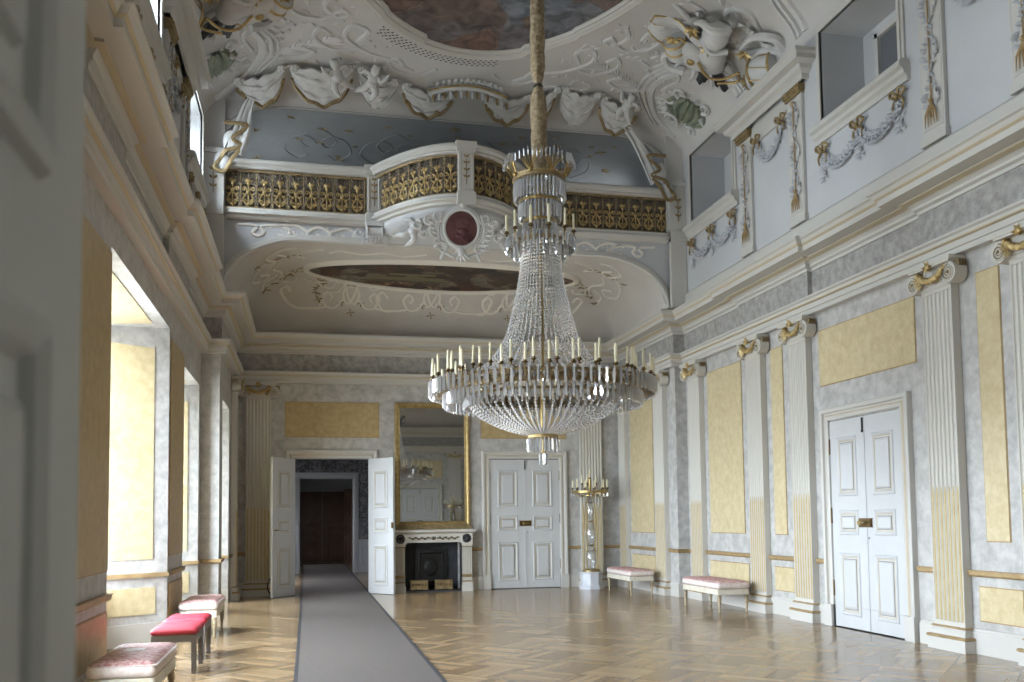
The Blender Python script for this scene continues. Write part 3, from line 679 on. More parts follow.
# ------------------------------------------------------------------ fluted pilasters with gilded ionic capitals
def pilaster(loc, rz, label, w=.5, n=7, d=.1, cap=True):
    r = thing('pilaster', label, 'pilaster', loc, rz, group=None)
    hw = w/2
    y = -.004
    b = MB(); b.box(-hw-.06, y-d-.06, 0, hw+.06, y, .135)
    b.box(-hw-.03, y-d-.03, .17, hw+.03, y, .225); b.box(-hw-.01, y-d-.008, .225, hw+.01, y, .25)
    base = put(b, 'base', 'white', r, angle=20)
    for z, e, h in ((.135,.07,.035),(.25,.03,.025)):
        g = MB(); vs = []
        for ins, zz in ((.012,0),(0,h*.3),(0,h*.7),(.012,h)):
            x1 = hw+e-ins; yy = y-d-e+ins; vs += [(-x1,y,z+zz),(-x1,yy,z+zz),(x1,yy,z+zz),(x1,y,z+zz)]
        g.add(vs, [(4*i+a,4*i+a+1,4*i+a+5,4*i+a+4) for i in range(3) for a in range(3)]+[(12,13,14,15)])
        put(g, 'gilt_torus', 'rail', base)
    # shaft cross-section with flutes
    fl = w/(n+.35*(n+1)); gp = .35*fl; sec = [(-hw, y)]; cx = []
    x = -hw; sec.append((x, y-d))
    for i in range(n):
        x += gp; c = x+fl/2; cx.append(c)
        sec += [(c-fl/2*cos(PI*q/5), y-d+.42*fl*sin(PI*q/5)) for q in range(6)]
        x += fl
    sec += [(hw, y-d), (hw, y)]
    z0, z1 = .275, 4.14
    s = MB(); k = len(sec); s.add([(a,c,z0+.05) for a,c in sec]+[(a,c,z1-.05) for a,c in sec], [(i,i+1,k+i+1,k+i) for i in range(k-1)])
    s.box(-hw, y-d, z0, hw, y, z0+.05); s.box(-hw, y-d, z1-.05, hw, y, z1)
    sh = put(s, 'shaft', 'white_stone', r, angle=50)
    for c in cx:
        g = MB().lathe([(0,z0+.05),(fl*.3,z0+.06),(fl*.3,1.72),(fl*.36,1.74),(fl*.3,1.76),(fl*.12,1.83),(0,1.86)], 7, (c, y-d+.012, 0), caps=False)
        put(g, 'gilt_cable', 'cable', sh)
    if not cap: return r
    c = MB(); zc = 4.13
    c.box(-hw, y-d-.01, zc, hw, y, zc+.05)
    for e, za, zb in ((.10,zc+.235,zc+.262),(.125,zc+.262,zc+.29),(.11,zc+.29,zc+.305)): c.box(-hw-e, y-d-.06-e*.4, za, hw+e, y, zb)
    c.box(-hw-.02, y-d-.02, zc+.05, hw+.02, y, zc+.235)
    cp = put(c, 'capital', 'white_stone', r, angle=20)
    for sx in (-1, 1):
        vx, vz = sx*(hw+.055), zc+.115
        v = MB().lathe([(0,-.012),(.03,-.012),(.085,0),(.118,-.006),(.122,.05),(.122,d+.05)], 20, (vx, y-d-.07, vz), 'y')
        sp_ = [(vx+q[0], y-d-.077, vz+q[1]) for q in spiral(0,0,.105,.012,PI/2,2.4*sx,34)]; v.tube(sp_, [.013-.008*i/34 for i in range(35)], 5)
        vo = put(v, 'volute', 'white_stone', cp)
        v2 = MB(); v2.tube([(vx+q[0], y-d-.083, vz+q[1]) for q in spiral(0,0,.085,.02,PI/2,2.0*sx,26)], .005, 4); v2.ball((vx,y-d-.085,vz),.018)
        for i in range(4): v2.box(vx-.122, y-d+.0+.03*i-.03, vz+.05, vx+.122, y-d+.012+.03*i-.03, vz+.126)
        put(v2, 'gilt_scroll', 'gold_dull', vo)
    fe = MB(); pts = [(x, y-d-.06-.02*cos(x*PI/w), zc+.2-.11*(1-(x/(hw-.02))**2)) for x in [(-hw+.02)+(w-.04)*i/14 for i in range(15)]]
    for i, p in enumerate(pts): fe.ball(p, .034+.008*(i%3), .034, .034+.01*((i+1)%2), 7, 5)
    for sx in (-1,1):
        for i in range(4): fe.leaf((sx*(hw-.05-.02*i), y-d-.07, zc+.19-.035*i), (sx*.5,-.3,-.6), .1, .05, (0,-1,0))
    fe.ball((0,y-d-.09,zc+.25),.055,.04,.05)
    for a in range(6): fe.leaf((0,y-d-.1,zc+.25),(cos(a*PI/3),-.2,sin(a*PI/3)),.08,.05,(0,-1,0))
    put(fe, 'gilt_festoon', 'gold', cp); return r
P0 = pilaster((XR, 9.04, 0), -PI/2, 'fluted pilaster next to the closed side door, on the entrance side of it')
for yy, t in ((7.66,'fluted pilaster cut off by the edge of the view, beside the tall narrow yellow panel'), (12.13,'fluted pilaster just beyond the closed side door'), (13.5,'fluted pilaster between the narrow yellow panel and the wide one'), (15.85,'fluted pilaster behind the nearer pink bench, against the wall step')):
    dup(P0, (XR, yy, 0), -PI/2, t)
dup(P0, (XRF, 17.07, 0), -PI/2, 'fluted pilaster just past the wall step, under the gallery')
dup(P0, (XRF, 19.26, 0), -PI/2, 'narrow fluted pilaster in the far corner behind the candelabrum', scale=(.8,1,1))
dup(P0, (XLF, 18.95, 0), PI/2, 'pilaster between the last window niche and the end wall', scale=(.75,1,1))
dup(P0, (-.99, YB, 0), 0, 'fluted pilaster on the end wall behind the shaded open door leaf')
dup(P0, (6.24, YB, 0), 0, 'fluted pilaster on the end wall behind the candelabrum')
dup(P0, (-.99, Y0, 0), PI, 'fluted pilaster on the entrance wall by the entrance doorway')
dup(P0, (6.24, Y0, 0), PI, 'fluted pilaster on the entrance wall seen in the mirror')

# ------------------------------------------------------------------ mirror and fireplace
mr = thing('wall_mirror', 'tall gilt-framed mirror above the fireplace', 'mirror', (2.66, YB, 1.345))
x0, x1, z0, z1 = 1.84, 3.47, 1.385, 4.07
put(MB().frame(x0, z0, x1, z1, [(0,0),(0,.07),(.015,.085),(.045,.09),(.075,.07),(.085,.05),(.10,.055),(.115,.03),(.115,.012)], YB-.006), 'mirror_frame', 'gold', mr, True, angle=20)
put(MB().box(x0+.1, YB-.03, z0+.1, x1-.1, YB-.018, z1-.1), 'mirror_glass', 'mirror', mr, True)
lg = MB().box(x0-.02, YB-.14, z0-.055, x1+.02, YB-.006, z0-.0); lg.box(x0, YB-.11, z0-.03, x1, YB-.006, z0+.05)
put(lg, 'bottom_ledge', 'gold_dull', mr, True, angle=20)
fe = MB()
for i in range(11):
    x = 2.655+(i-5)*.05; fe.ball((x, YB-.11, z0+.04+.02*(1-((i-5)/5)**2)), .026)
put(fe, 'crest_beads', 'gold', mr, True)

fp = thing('fireplace', 'grey-white marble fireplace under the tall mirror', 'fireplace', (2.64, YB, 0))
a0, a1, yf = 1.80, 3.48, YB-.34
s = MB(); P = [(0,1.235),(.30,1.235),(.32,1.25),(.35,1.26),(.37,1.28),(.37,1.305),(.355,1.325),(0,1.325)]
vs = [(x + (-1 if x < 2.6 else 1)*(p-.30 if p > .3 else 0), YB-.005-p, z) for x in (a0, a1) for p, z in P]; k = len(P)
s.add(vs, [(i,(i+1)%k,k+(i+1)%k,k+i) for i in range(k)]+[tuple(range(k)), tuple(range(k,2*k))]); put(s, 'mantel_shelf', 'white_stone', fp, True, angle=20)
f = MB().box(a0+.03, yf+.04, 1.05, a1-.03, YB-.005, 1.235); f.box(a0, yf+.02, 1.02, a0+.26, YB-.005, 1.235); f.box(a1-.26, yf+.02, 1.02, a1, YB-.005, 1.235)
fz = put(f, 'frieze', 'white_stone', fp, True, angle=20)
for x in (a0+.13, a1-.13):
    r_ = MB().lathe([(.07,0),(.09,-.012),(.098,0)], 22, (x, yf+.02, 1.13), 'y'); r_.lathe([(0,-.02),(.03,-.015),(.045,0)], 14, (x, yf+.02, 1.13), 'y')
    for i in range(8): r_.leaf((x,yf+.012,1.13),(cos(i*PI/4),0,sin(i*PI/4)),.06,.03,(0,-1,0))
    put(r_, 'rosette', 'grey_dark', fz, True)
o = MB(); o.ball((2.64,yf+.035,1.14),.05,.02,.04)
for sx in (-1,1):
    for i in range(7):
        x = 2.64+sx*(.08+.065*i); o.leaf((x,yf+.036,1.14),(sx,0,.35*(-1)**i),.09,.05,(0,-1,0)); o.ball((x,yf+.036,1.14),.018,.015,.018,6,4)
put(o, 'frieze_garland', 'iron', fz, True)
for x, sx in ((a0, 1), (a1, -1)):
    xa, xb = sorted((x, x+sx*.24)); L = MB()
    L.box(xa, yf+.02, 0, xb, YB-.005, .13); L.box(xa+.015, yf+.035, .13, xb-.015, YB-.005, .2)
    sec = [(xa+.02, YB-.005), (xa+.02, yf+.05)]
    for i in range(5):
        c = xa+.02+.2*(i+.5)/5; sec += [(c-.014*cos(PI*q/4), yf+.05+.02*sin(PI*q/4)) for q in range(5)]
    sec += [(xb-.02, yf+.05), (xb-.02, YB-.005)]; k = len(sec)
    L.add([(p,q,.2) for p,q in sec]+[(p,q,.97) for p,q in sec], [(i,i+1,k+i+1,k+i) for i in range(k-1)]); L.box(xa+.005, yf+.03, .97, xb-.005, YB-.005, 1.02)
    lg = put(L, 'pilaster_leg', 'white_stone', fp, True, angle=30)
    put(MB().box(xa+.01, yf+.03, .2, xb-.01, YB-.005, .225), 'gilt_band', 'gold_dull', lg, True); put(MB().box(xa+.01, yf+.025, .945, xb-.01, YB-.005, .965), 'gilt_band', 'gold_dull', lg, True); g = MB().box(xa+.012, yf+.035, .3, xb-.012, YB-.005, .36); put(g, 'gilt_band', 'gold_dull', lg, True)
fb = MB(); q = (2.04, 3.24); fb.quad((q[0],yf+.1,0),(q[0],YB+.28,0),(q[0],YB+.28,1.05),(q[0],yf+.1,1.05)); fb.quad((q[1],yf+.1,0),(q[1],YB+.28,0),(q[1],YB+.28,1.05),(q[1],yf+.1,1.05))
fb.quad((q[0],YB+.28,0),(q[1],YB+.28,0),(q[1],YB+.28,1.05),(q[0],YB+.28,1.05)); fb.quad((q[0],yf+.1,1.05),(q[1],yf+.1,1.05),(q[1],YB+.28,1.05),(q[0],YB+.28,1.05)); fb.box(q[0],yf+.08,.0,q[1],YB+.28,.03)
put(fb, 'firebox', 'grey_dark', fp, True)
ip = MB().box(2.3,YB+.2,.1,2.98,YB+.24,.9); ip.frame(2.36,.16,2.92,.84,[(0,0),(.0,.02),(.03,.03),(.05,.01)],YB+.2); ip.ball((2.64,YB+.2,.5),.16,.03,.2); put(ip, 'fireback', 'black', fp, True)
for i, x in enumerate((2.33, 2.86)):
    t = thing('brass_box', ['small chased brass box in the hearth, on the open doorway side','small chased brass box in the hearth, on the closed door side'][i], 'box', (x, YB-.16, .033))
    b = MB().box(-.18,-.09,.03,.18,.09,.2); b.box(-.19,-.1,.19,.19,.1,.215); b.box(-.19,-.1,.02,.19,.1,.045)
    for sx in (-.15,.15):
        for sy in (-.07,.07): b.ball((sx,sy,.013),.014)
    bo = put(b, 'body', 'gold_dull', t)
    c = MB()
    for j in range(5): c.tube([(-.13+.065*j+p[0], -.095, .12+p[1]) for p in spiral(0,0,.03,.006,j,1.3,12)], .006, 5)
    put(c, 'chased_scroll', 'brass_dark', bo)

# ------------------------------------------------------------------ carpet
cr = thing('carpet_runner', 'long grey carpet runner leading to the open doorway', 'carpet', (.59, 9., .0))
put(MB().box(-.085, -1.5, .002, 1.256, 33., .014), 'pile', 'carpet', cr, True)
for x in (-.125, 1.256): put(MB().box(x, -1.5, .002, x+.04, 33., .016), 'binding', 'carpet_edge', cr, True)

# ------------------------------------------------------------------ benches and stools
def bench(loc, rz, label, w, l, h, cush='damask', side='damask_pale', group=None):
    r = thing('upholstered_bench', label, 'bench', loc, rz, group); hs = h-.13
    c = MB().rr(w, l, .05, [(.03,hs+.0),(.0,hs+.02),(-.008,hs+.06),(.004,hs+.095)])
    cu = put(c, 'seat_side', side, r, angle=60)
    t = MB().rr(w, l, .05, [(.004,hs+.094),(.02,hs+.115),(.06,hs+.128),(.13,hs+.134)]); put(t, 'seat', cush, r, angle=60)
    pip = MB().rr(w, l, .05, [(.004,hs+.088),(-.006,hs+.094),(.006,hs+.101)]); put(pip, 'piping', side, cu, angle=60)
    a = MB().rr(w-.02, l-.02, .02, [(0,hs-.085),(0,hs-.002)]); a.rr(w-.008, l-.008, .02, [(0,hs-.085),(0,hs-.07)]); put(a, 'apron', 'benchwood', r)
    for sx in (-1,1):
        for sy in (-1,1):
            L = MB(); x, y = sx*(w/2-.045), sy*(l/2-.045)
            L.box(x-.032,y-.032,hs-.1,x+.032,y+.032,hs-.004)
            L.lathe([(.02,0),(.024,.015),(.015,.035),(.017,.05),(.03,hs-.2),(.033,hs-.15),(.022,hs-.135),(.034,hs-.12),(.03,hs-.1)], 12, (x,y,0))
            put(L, 'leg', 'benchleg', r)
    return r
B0 = bench((-1.38, 8.1, 0), 0, 'worn pink damask bench with a paper on it, nearest the viewer on the window side', .50, 1.2, .49)
put(MB().box(-.09,-.02,.4965,.06,.13,.499), 'paper_slip', 'damask_pale', B0)
B1 = bench((-1.42, 13.5, 0), 0, 'pink damask bench beyond the two red stools', .50, 1.2, .49)
bench((6.65, 14.2, 0), math.radians(0), 'pink damask bench with gilt legs in front of the wide yellow panel', .56, 1.42, .50)
bench((6.42, 17.68, 0), math.radians(0), 'pink damask bench beside the candelabrum in the far corner', .52, 1.4, .50)
def stool(loc, label):
    r = thing('red_stool', label, 'stool', loc, 0, 'red topped stools'); w, l, h = .46, .68, .47
    s = MB().rr(w, l, .03, [(.015,h-.075),(.0,h-.062),(-.004,h-.045),(.01,h-.02),(.05,h-.006),(.12,h)]); put(s, 'seat', 'red', r, angle=60)
    a = MB().box(-w/2+.01,-l/2+.01,h-.15,w/2-.01,l/2-.01,h-.076); put(a, 'apron', 'greywood', r)
    for sx in (-1,1):
        for sy in (-1,1):
            x, y = sx*(w/2-.035), sy*(l/2-.035); L = MB().add([(x+a*.022,y+b*.022,0) for a,b in ((-1,-1),(1,-1),(1,1),(-1,1))]+[(x+a*.027,y+b*.027,h-.1) for a,b in ((-1,-1),(1,-1),(1,1),(-1,1))], [(3,2,1,0),(4,5,6,7),(0,1,5,4),(1,2,6,5),(2,3,7,6),(3,0,4,7)])
            put(L, 'leg', 'greywood', r)
    return r
S0 = stool((-1.33, 10.28, 0), 'red topped dark stool nearest the pink bench with the paper')
dup(S0, (-1.34, 11.2, 0), 0, 'red topped dark stool behind the first one, nearer the far pink bench')
# black iron hook on the floor behind the shaded leaf
hk = thing('door_stay', 'small black iron loop standing behind the shaded open door leaf', 'door stay', (-.72, 19.32, 0))
put(MB().tube(bez([(.05,0,.42),(-.02,0,.36),(-.06,0,.24),(-.05,0,.14),(.0,0,.05),(.05,0,.01)]), .014, 7), 'loop', 'black', hk); put(MB().lathe([(.06,0),(.06,.012),(.02,.02),(.02,.04)], 14, (.05,0,0)), 'foot', 'black', hk)

# ------------------------------------------------------------------ candelabrum on a pedestal
def candle_parts(parent, pts, h=.2, r=.0105, pan=.03, wob=.0):
    proto = None
    for i, p in enumerate(pts):
        if proto is None:
            hh = h
            c = MB().lathe([(r*1.1,0),(r*1.05,hh*.5),(r*.95,hh-.012),(r*.5,hh),(0,hh+.002)], 8, caps=False)
            proto = put(c, 'candle', 'candle', parent); proto.location = p
            k = MB().lathe([(0,-.05),(.012,-.045),(.01,-.02),(pan*.5,-.012),(pan,-.003),(pan,.0),(r*1.4,.002),(r*1.4,.02),(r*1.05,.022)], 10, caps=False)
            put(k, 'drip_pan', 'brass_dark', proto)
        else:
            o = proto.copy(); COL.objects.link(o); o.parent = parent; o.location = p
            for ch in list(proto.children): d = ch.copy(); COL.objects.link(d); d.parent = o
            o.scale = (1,1,random.uniform(.86,1.08)); o.rotation_euler = (random.uniform(-.03,.03), random.uniform(-.03,.03), 0)
def prism_mb(mb, x, y, z, L, w, a, pend=True):
    R = Matrix.Rotation(a, 3, 'Z'); h = w/2
    def P(px, py, pz): return Vector((x,y,z)) + R @ Vector((px,py,pz))
    prof = [(.25,0),(1,-.12*L),(1,-.86*L),(.2,-L)]; vs = []
    for f, dz in prof: vs += [P(h*f,0,dz),P(0,h*.7*f,dz),P(-h*f,0,dz),P(0,-h*.7*f,dz)]
    mb.add(vs, [(4*i+q,4*i+(q+1)%4,4*i+4+(q+1)%4,4*i+4+q) for i in range(3) for q in range(4)]+[(0,1,2,3),(12,15,14,13)])
def candelabrum(loc, rz, l1, l2):
    pd = thing('marble_pedestal', l2, 'pedestal', loc, rz)
    def octp(prof):
        mb = MB(); mb.lathe(prof, 8); mb.v = [(x*cos(PI/8)-y*sin(PI/8), x*sin(PI/8)+y*cos(PI/8), z) for x,y,z in mb.v]; return mb
    put(octp([(.27,0),(.27,.06),(.25,.08),(.235,.09),(.235,.33),(.25,.345),(.255,.37)]), 'block', 'pedestal', pd, angle=20)
    r = thing('candelabrum', l1, 'candelabrum', (loc[0],loc[1],.371), rz)
    b = MB().lathe([(.2,0),(.2,.03),(.15,.05),(.1,.06)], 20); put(b, 'foot', 'brass', r)
    st = MB().lathe([(.09,.06),(.12,.2),(.1,.45),(.05,.56),(.075,.6),(.11,.75),(.08,.98),(.04,1.08),(.06,1.12),(.085,1.3),(.05,1.5),(.03,1.62)], 12); put(st, 'crystal_stem', 'stemglass', r)
    co = MB()
    for z, q in ((.56,.075),(1.08,.062),(1.5,.06)): co.lathe([(q,z-.012),(q+.02,z),(q,z+.012)], 18)
    for i in range(4):
        a = PI/4+i*PI/2; co.tube([(.16*cos(a),.16*sin(a),.03),(.165*cos(a),.165*sin(a),.8),(.13*cos(a),.13*sin(a),1.3),(.06*cos(a),.06*sin(a),1.62)], .009, 6)
        for z in (.45,.9): co.tube([(.165*cos(a),.165*sin(a),z),(.165*cos(a+PI/2),.165*sin(a+PI/2),z)], .005, 5)
    put(co, 'gilt_cage', 'brass', r)
    rg = MB(); 
    rg.lathe([(.385,1.70),(.40,1.70),(.40,1.745),(.385,1.745)], 36, caps=False); rg.lathe([(.17,1.63),(.19,1.63),(.19,1.66),(.17,1.66)], 24, caps=False); rg.lathe([(.02,1.6),(.03,1.62),(.025,2.0),(.05,2.02)], 10)
    for i in range(12):
        a = 2*PI*i/12; rg.tube(bez([(.03*cos(a),.03*sin(a),1.68),(.2*cos(a),.2*sin(a),1.63),(.33*cos(a),.33*sin(a),1.66),(.39*cos(a),.39*sin(a),1.74)],5), .008, 5)
    put(rg, 'gilt_ring', 'brass', r)
    candle_parts(r, [(.39*cos(2*PI*i/12),.39*sin(2*PI*i/12),1.80) for i in range(12)]+[(.17*cos(2*PI*i/5+.3),.17*sin(2*PI*i/5+.3),1.90) for i in range(5)]+[(0,0,2.02)], h=.20, r=.0145)
    for i in range(24):
        a = 2*PI*i/24; m_ = MB(); prism_mb(m_, .40*cos(a), .40*sin(a), 1.70, .09, .03, a); put(m_, 'crystal_prism', 'crystal', r, angle=0)
    return r
candelabrum((6.03, 19.03, 0), 0, 'gilt and crystal candelabrum with ivory candles in the far corner', 'white eight-sided marble pedestal under the far corner candelabrum')
candelabrum((6.06, .95, 0), 0, 'gilt and crystal candelabrum by the entrance wall, seen in the mirror', 'white eight-sided marble pedestal by the entrance wall')
# ------------------------------------------------------------------ gallery balustrade
def gpath(n, x0=XLF+.06, x1=6.85, off=0.):
    xs = [x0+(x1-x0)*i/n for i in range(n+1)]; out = []
    for x in xs:
        e = .01; t = Vector((2*e, galy(x+e)-galy(x-e))).normalized(); nx, ny = t.y, -t.x
        out.append((x+nx*off, galy(x)+ny*off))
    return out
bal = thing('gallery_balustrade', 'white railed balustrade with gilt lyre grilles along the bowed gallery', 'balustrade', (2.62, 16.33, 6.86))
gp = gpath(150)
base = MB().plan(gp, [(-.12,7.045),(.06,7.045),(.09,7.035),(.09,6.99),(.11,6.975),(.13,6.96),(.13,6.93),(.07,6.905),(.055,6.87),(.02,6.855),(-.05,6.855)])
put(base, 'base_moulding', 'white', bal, True, angle=30)
hr = MB().plan(gp, [(-.13,7.74),(.09,7.74),(.11,7.76),(.10,7.79),(.12,7.80),(.15,7.83),(.15,7.87),(.12,7.89),(.10,7.915),(-.13,7.915),(-.13,7.74)])
put(hr, 'handrail', 'white', bal, True, angle=30)
gr = MB().plan(gp, [(-.02,7.70),(.03,7.70),(.03,7.738),(-.02,7.738)]); gr.plan(gp, [(-.02,7.047),(.03,7.047),(.03,7.075),(-.02,7.075)]); put(gr, 'gilt_rail', 'gold_dull', bal, True, angle=30)
POSTS = (1.17, 2.62, 4.07)
def lyre():      # one gilt lyre with its iron scrolls, local: x along the rail, y out, z 0..0.63
    g = MB(); S = lambda pts: [(p[0], 0, p[1]) for p in pts]
    for s in (-1,1):
        g.tube(S(bez([(0,.04),(s*.055,.07),(s*.085,.14),(s*.05,.22),(s*.02,.27),(s*.035,.33),(s*.075,.36)],5)), [.013]*31 if False else .013, 6)
        g.tube(S(spiral(s*.075,.325,.036,.008,PI/2,-.9*s,12)), .010, 5); g.tube(S(spiral(s*.055,.10,.045,.01,0 if s > 0 else PI,1.0*s,12)), .010, 5)
    g.tube([(0,0,.0),(0,0,.40)], .011, 6); g.ball((0,-.01,.42),.028,.02,.04); g.ball((0,-.015,.27),.03,.02,.025); g.ball((0,-.012,.05),.03,.02,.03)
    for a in (-.9,-.45,0,.45,.9): g.leaf((0,-.012,.43),(sin(a),0,cos(a)),.10,.035,(0,-1,0))
    for s in (-1,1): g.leaf((s*.03,-.015,.2),(s*.8,0,.5),.09,.04,(0,-1,0)); g.leaf((s*.02,-.015,.12),(s*.9,0,-.2),.09,.04,(0,-1,0))
    i = MB()
    for s in (-1,1):
        i.tube(S(spiral(s*.072,.55,.055,.012,-PI/2,1.5*s,18)), .011, 5); i.tube(S(spiral(s*.08,.44,.04,.01,PI/2,1.4*s,16)), .010, 5)
        i.tube(S(bez([(s*.12,.0),(s*.10,.2),(s*.125,.33),(s*.1,.48),(s*.125,.63)],4)), .011, 5); i.leaf((s*.07,-.01,.57),(s*.5,0,1),.08,.04,(0,-1,0))
    i.tube([(0,0,.44),(0,0,.63)], .012, 5); i.ball((0,-.005,.5),.03,.02,.03)
    for z in (.16,.3,.42): i.tube([(-.13,.012,z),(.13,.012,z)], .006, 4)
    b = MB(); b.tube([(.135,0,0),(.135,0,.64)], .012, 6)
    for k in range(9): b.ball((.135,-.002,.06+.066*k),.017+.004*(k%2),.017,.022,6,4)
    return g, i, b
G, I, Bd = lyre(); lproto = None
def arcpos(xa, xb, n):
    m = 400; xs = [xa+(xb-xa)*i/m for i in range(m+1)]; d = [0]
    for i in range(m): d.append(d[-1]+sqrt((xs[i+1]-xs[i])**2+(galy(xs[i+1])-galy(xs[i]))**2))
    out = []; j = 0
    for k in range(n):
        t = d[-1]*(k+.5)/n
        while d[j+1] < t: j += 1
        out.append(xs[j])
    return out
lx = arcpos(XLF+.05,1.02,9)+arcpos(1.30,2.50,7)+arcpos(2.74,3.94,7)+arcpos(4.22,6.88,10)
for i, x in enumerate(lx):
    e = .01; a = math.atan2(galy(x+e)-galy(x-e), 2*e)
    if lproto is None:
        lproto = put(G, 'lyre_baluster', 'gold', bal, label='gilt lyre'); put(I, 'iron_scroll', 'iron', lproto, label='darker scrollwork behind'); put(Bd, 'beaded_bar', 'gold_dull', lproto); o = lproto
    else:
        o = lproto.copy(); COL.objects.link(o); o.parent = bal
        for ch in list(lproto.children): d = ch.copy(); COL.objects.link(d); d.parent = o
    o.location = (x-2.62, galy(x)-16.33, 7.075-6.86); o.rotation_euler = (0,0,a)
bk = MB().plan(gpath(120, off=-.05), [(0,7.06),(.012,7.06),(.012,7.735),(0,7.735)])   # added dark sheet standing in for the shade and scrollwork behind the lyres
put(bk, 'dark_backing', 'iron', bal, True, angle=30)
for x in POSTS:
    y = galy(x); p = MB(Matrix.Translation((x,y,0)))
    w = .12 if x != 2.62 else .13
    p.box(-w,-.14,7.04,w,.12,7.74); p.frame(-w,7.06,w,7.72,[(.02,0),(.02,.01),(.035,.012),(.045,.002)],-.14)
    p.box(-w-.03,-.165,7.735,w+.03,.14,7.80); p.box(-w-.05,-.18,7.80,w+.05,.14,7.92); p.box(-w-.03,-.17,6.84,w+.03,.12,7.05)
    po = put(p, 'post', 'white', bal, True, angle=20); g = MB(Matrix.Translation((x,y-.145,0)))
    g.tube([(0,0,7.18),(0,0,7.62)], .008, 5)
    for z in (7.3,7.42,7.54,7.64):
        for s in (-1,1): g.leaf((0,-.004,z),(s*.8,0,.5 if z < 7.6 else 1.2),.075,.04,(0,-1,0))
    put(g, 'gilt_husk_drop', 'gold_dull', po, True)
for nm, x0, x1 in (('window side', XL+.01, XLF+.05), ('panelled side', 6.86, XR-.01)):
    p = thing('gallery_pier', 'white pier ending the gallery balustrade on the '+nm, 'pier', ((x0+x1)/2, 16.28, 5.56))
    b = MB().box(x0,16.2,7.0,x1,16.294,7.95); b.box(x0,16.16,7.95,x1,16.294,8.04); b.box(x0,16.2,5.56,x1,16.294,6.98); b.box(x0,16.15,6.86,x1,16.294,7.05)
    put(b, 'shaft', 'white', p, True, angle=20); g = MB(); xc = (x0+x1)/2
    g.tube([(xc,16.19,7.25),(xc,16.19,7.7)], .009, 5)
    for z in (7.35,7.5,7.65):
        for s in (-1,1): g.leaf((xc,16.19,z),(s*.8,0,.6),.09,.05,(0,-1,0))
    put(g, 'gilt_husk_drop', 'gold_dull', p, True)
# bell-shaped apron under the bow, arch moulding
ap = MB().grid(lambda u,v: (1.0+3.24*u, galy(1.0+3.24*u)+(16.395-galy(1.0+3.24*u))*v**1.5, 6.87-.33*(.35*v+.65*v**.55)), 60, 14)
struct(ap, 'trim_gallery_apron', 'upper', label='curved white underside of the bowed gallery front', cat='gallery front', angle=60)
am = MB(); st = []
for i in range(101):
    x = -1.42+8.24*edge(i/100); e = 1e-3
    st.append((x, arch(x)))
prof = [(0,0),(.0,.05),(.03,.07),(.06,.055),(.09,.055),(.11,.035),(.13,.03),(.14,0)]; rings = []
for i, (x, z) in enumerate(st):
    a, b = st[max(i-1,0)], st[min(i+1,100)]; t = Vector((b[0]-a[0], b[1]-a[1])).normalized(); nx, nz = -t.y, t.x
    rings.append([(x+nx*q, 16.398-p, z+nz*q) for q, p in prof])
am.sweep(None, rings, caps=False)
struct(am, 'trim_gallery_arch', 'white', label='white moulding round the wide flat arch', cat='arch moulding', angle=30)

# ------------------------------------------------------------------ cartouche, putti, brackets on the gallery front
def figure(name, spec, m, parent, vox=.012, world=False):
    """one continuous stucco body: limbs as tapered tubes and balls fused by a voxel remesh"""
    mb = MB()
    for s in spec:
        if s[0] == 'b': mb.ball(s[1], *s[2:], n=12, m=8)
        else: mb.tube(bez(s[1], 5), s[2] if not isinstance(s[2], tuple) else [s[2][0]+(s[2][1]-s[2][0])*i/(5*(len(s[1])-1)) for i in range(5*(len(s[1])-1)+1)], 8)
    o = put(mb, name, m, parent, world=world)
    md = o.modifiers.new('fuse', 'REMESH'); md.mode = 'VOXEL'; md.voxel_size = vox; md.use_smooth_shade = True
    return o
def putto_spec(s=1.):     # about 0.6 m tall, local x right, y out of the wall is -y, z up
    return [('b',(0,-.055,.60),.095,.09,.10),('b',(0,-.115,.585),.018,.02,.016),('b',(.03*s,-.10,.565),.03,.03,.025),('b',(-.03*s,-.10,.565),.03,.03,.025),
            ('t',[(0,-.04,.53),(.01*s,-.05,.45),(.02*s,-.05,.36),(.0,-.05,.27)],(.07,.12)),('b',(0,-.06,.43),.12,.10,.10),('b',(0,-.075,.33),.115,.11,.10),
            ('t',[(.08*s,-.05,.48),(.17*s,-.09,.44),(.24*s,-.08,.53),(.27*s,-.08,.6)],(.055,.036)),('t',[(-.08*s,-.05,.48),(-.18*s,-.07,.52),(-.26*s,-.06,.45)],(.055,.036)),
            ('b',(.275*s,-.08,.625),.028,.024,.034),('b',(-.285*s,-.06,.44),.03,.024,.028),
            ('t',[(.04*s,-.06,.28),(.12*s,-.12,.2),(.10*s,-.09,.08),(.07*s,-.09,-.02)],(.085,.046)),('t',[(-.05*s,-.06,.28),(-.12*s,-.09,.16),(-.2*s,-.06,.09),(-.25*s,-.05,.02)],(.085,.046)),
            ('b',(.06*s,-.12,-.035),.032,.055,.022),('b',(-.285*s,-.07,.005),.055,.035,.024),
            ('b',(.05,-.03,.655),.045,.05,.04),('b',(-.04,-.02,.66),.05,.05,.042),('b',(0,.0,.65),.06,.05,.05)]
def putto(loc, label, s=1., tilt=0., scale=1., rx=0., group=None):
    r = thing('stucco_putto', label, 'putto', loc, 0., group); r.rotation_euler = (rx, tilt, 0); r.scale = (scale,)*3
    figure('body', putto_spec(s), 'relief', r)
    for k in (-1,1):
        w = MB()
        for a in range(5): w.leaf((k*.06,.0,.46),(k*(1.-.12*a),.1,.55-.3*a),.22-.02*a,.07,(0,-1,0))
        put(w, 'wing', 'relief', r)
    return r
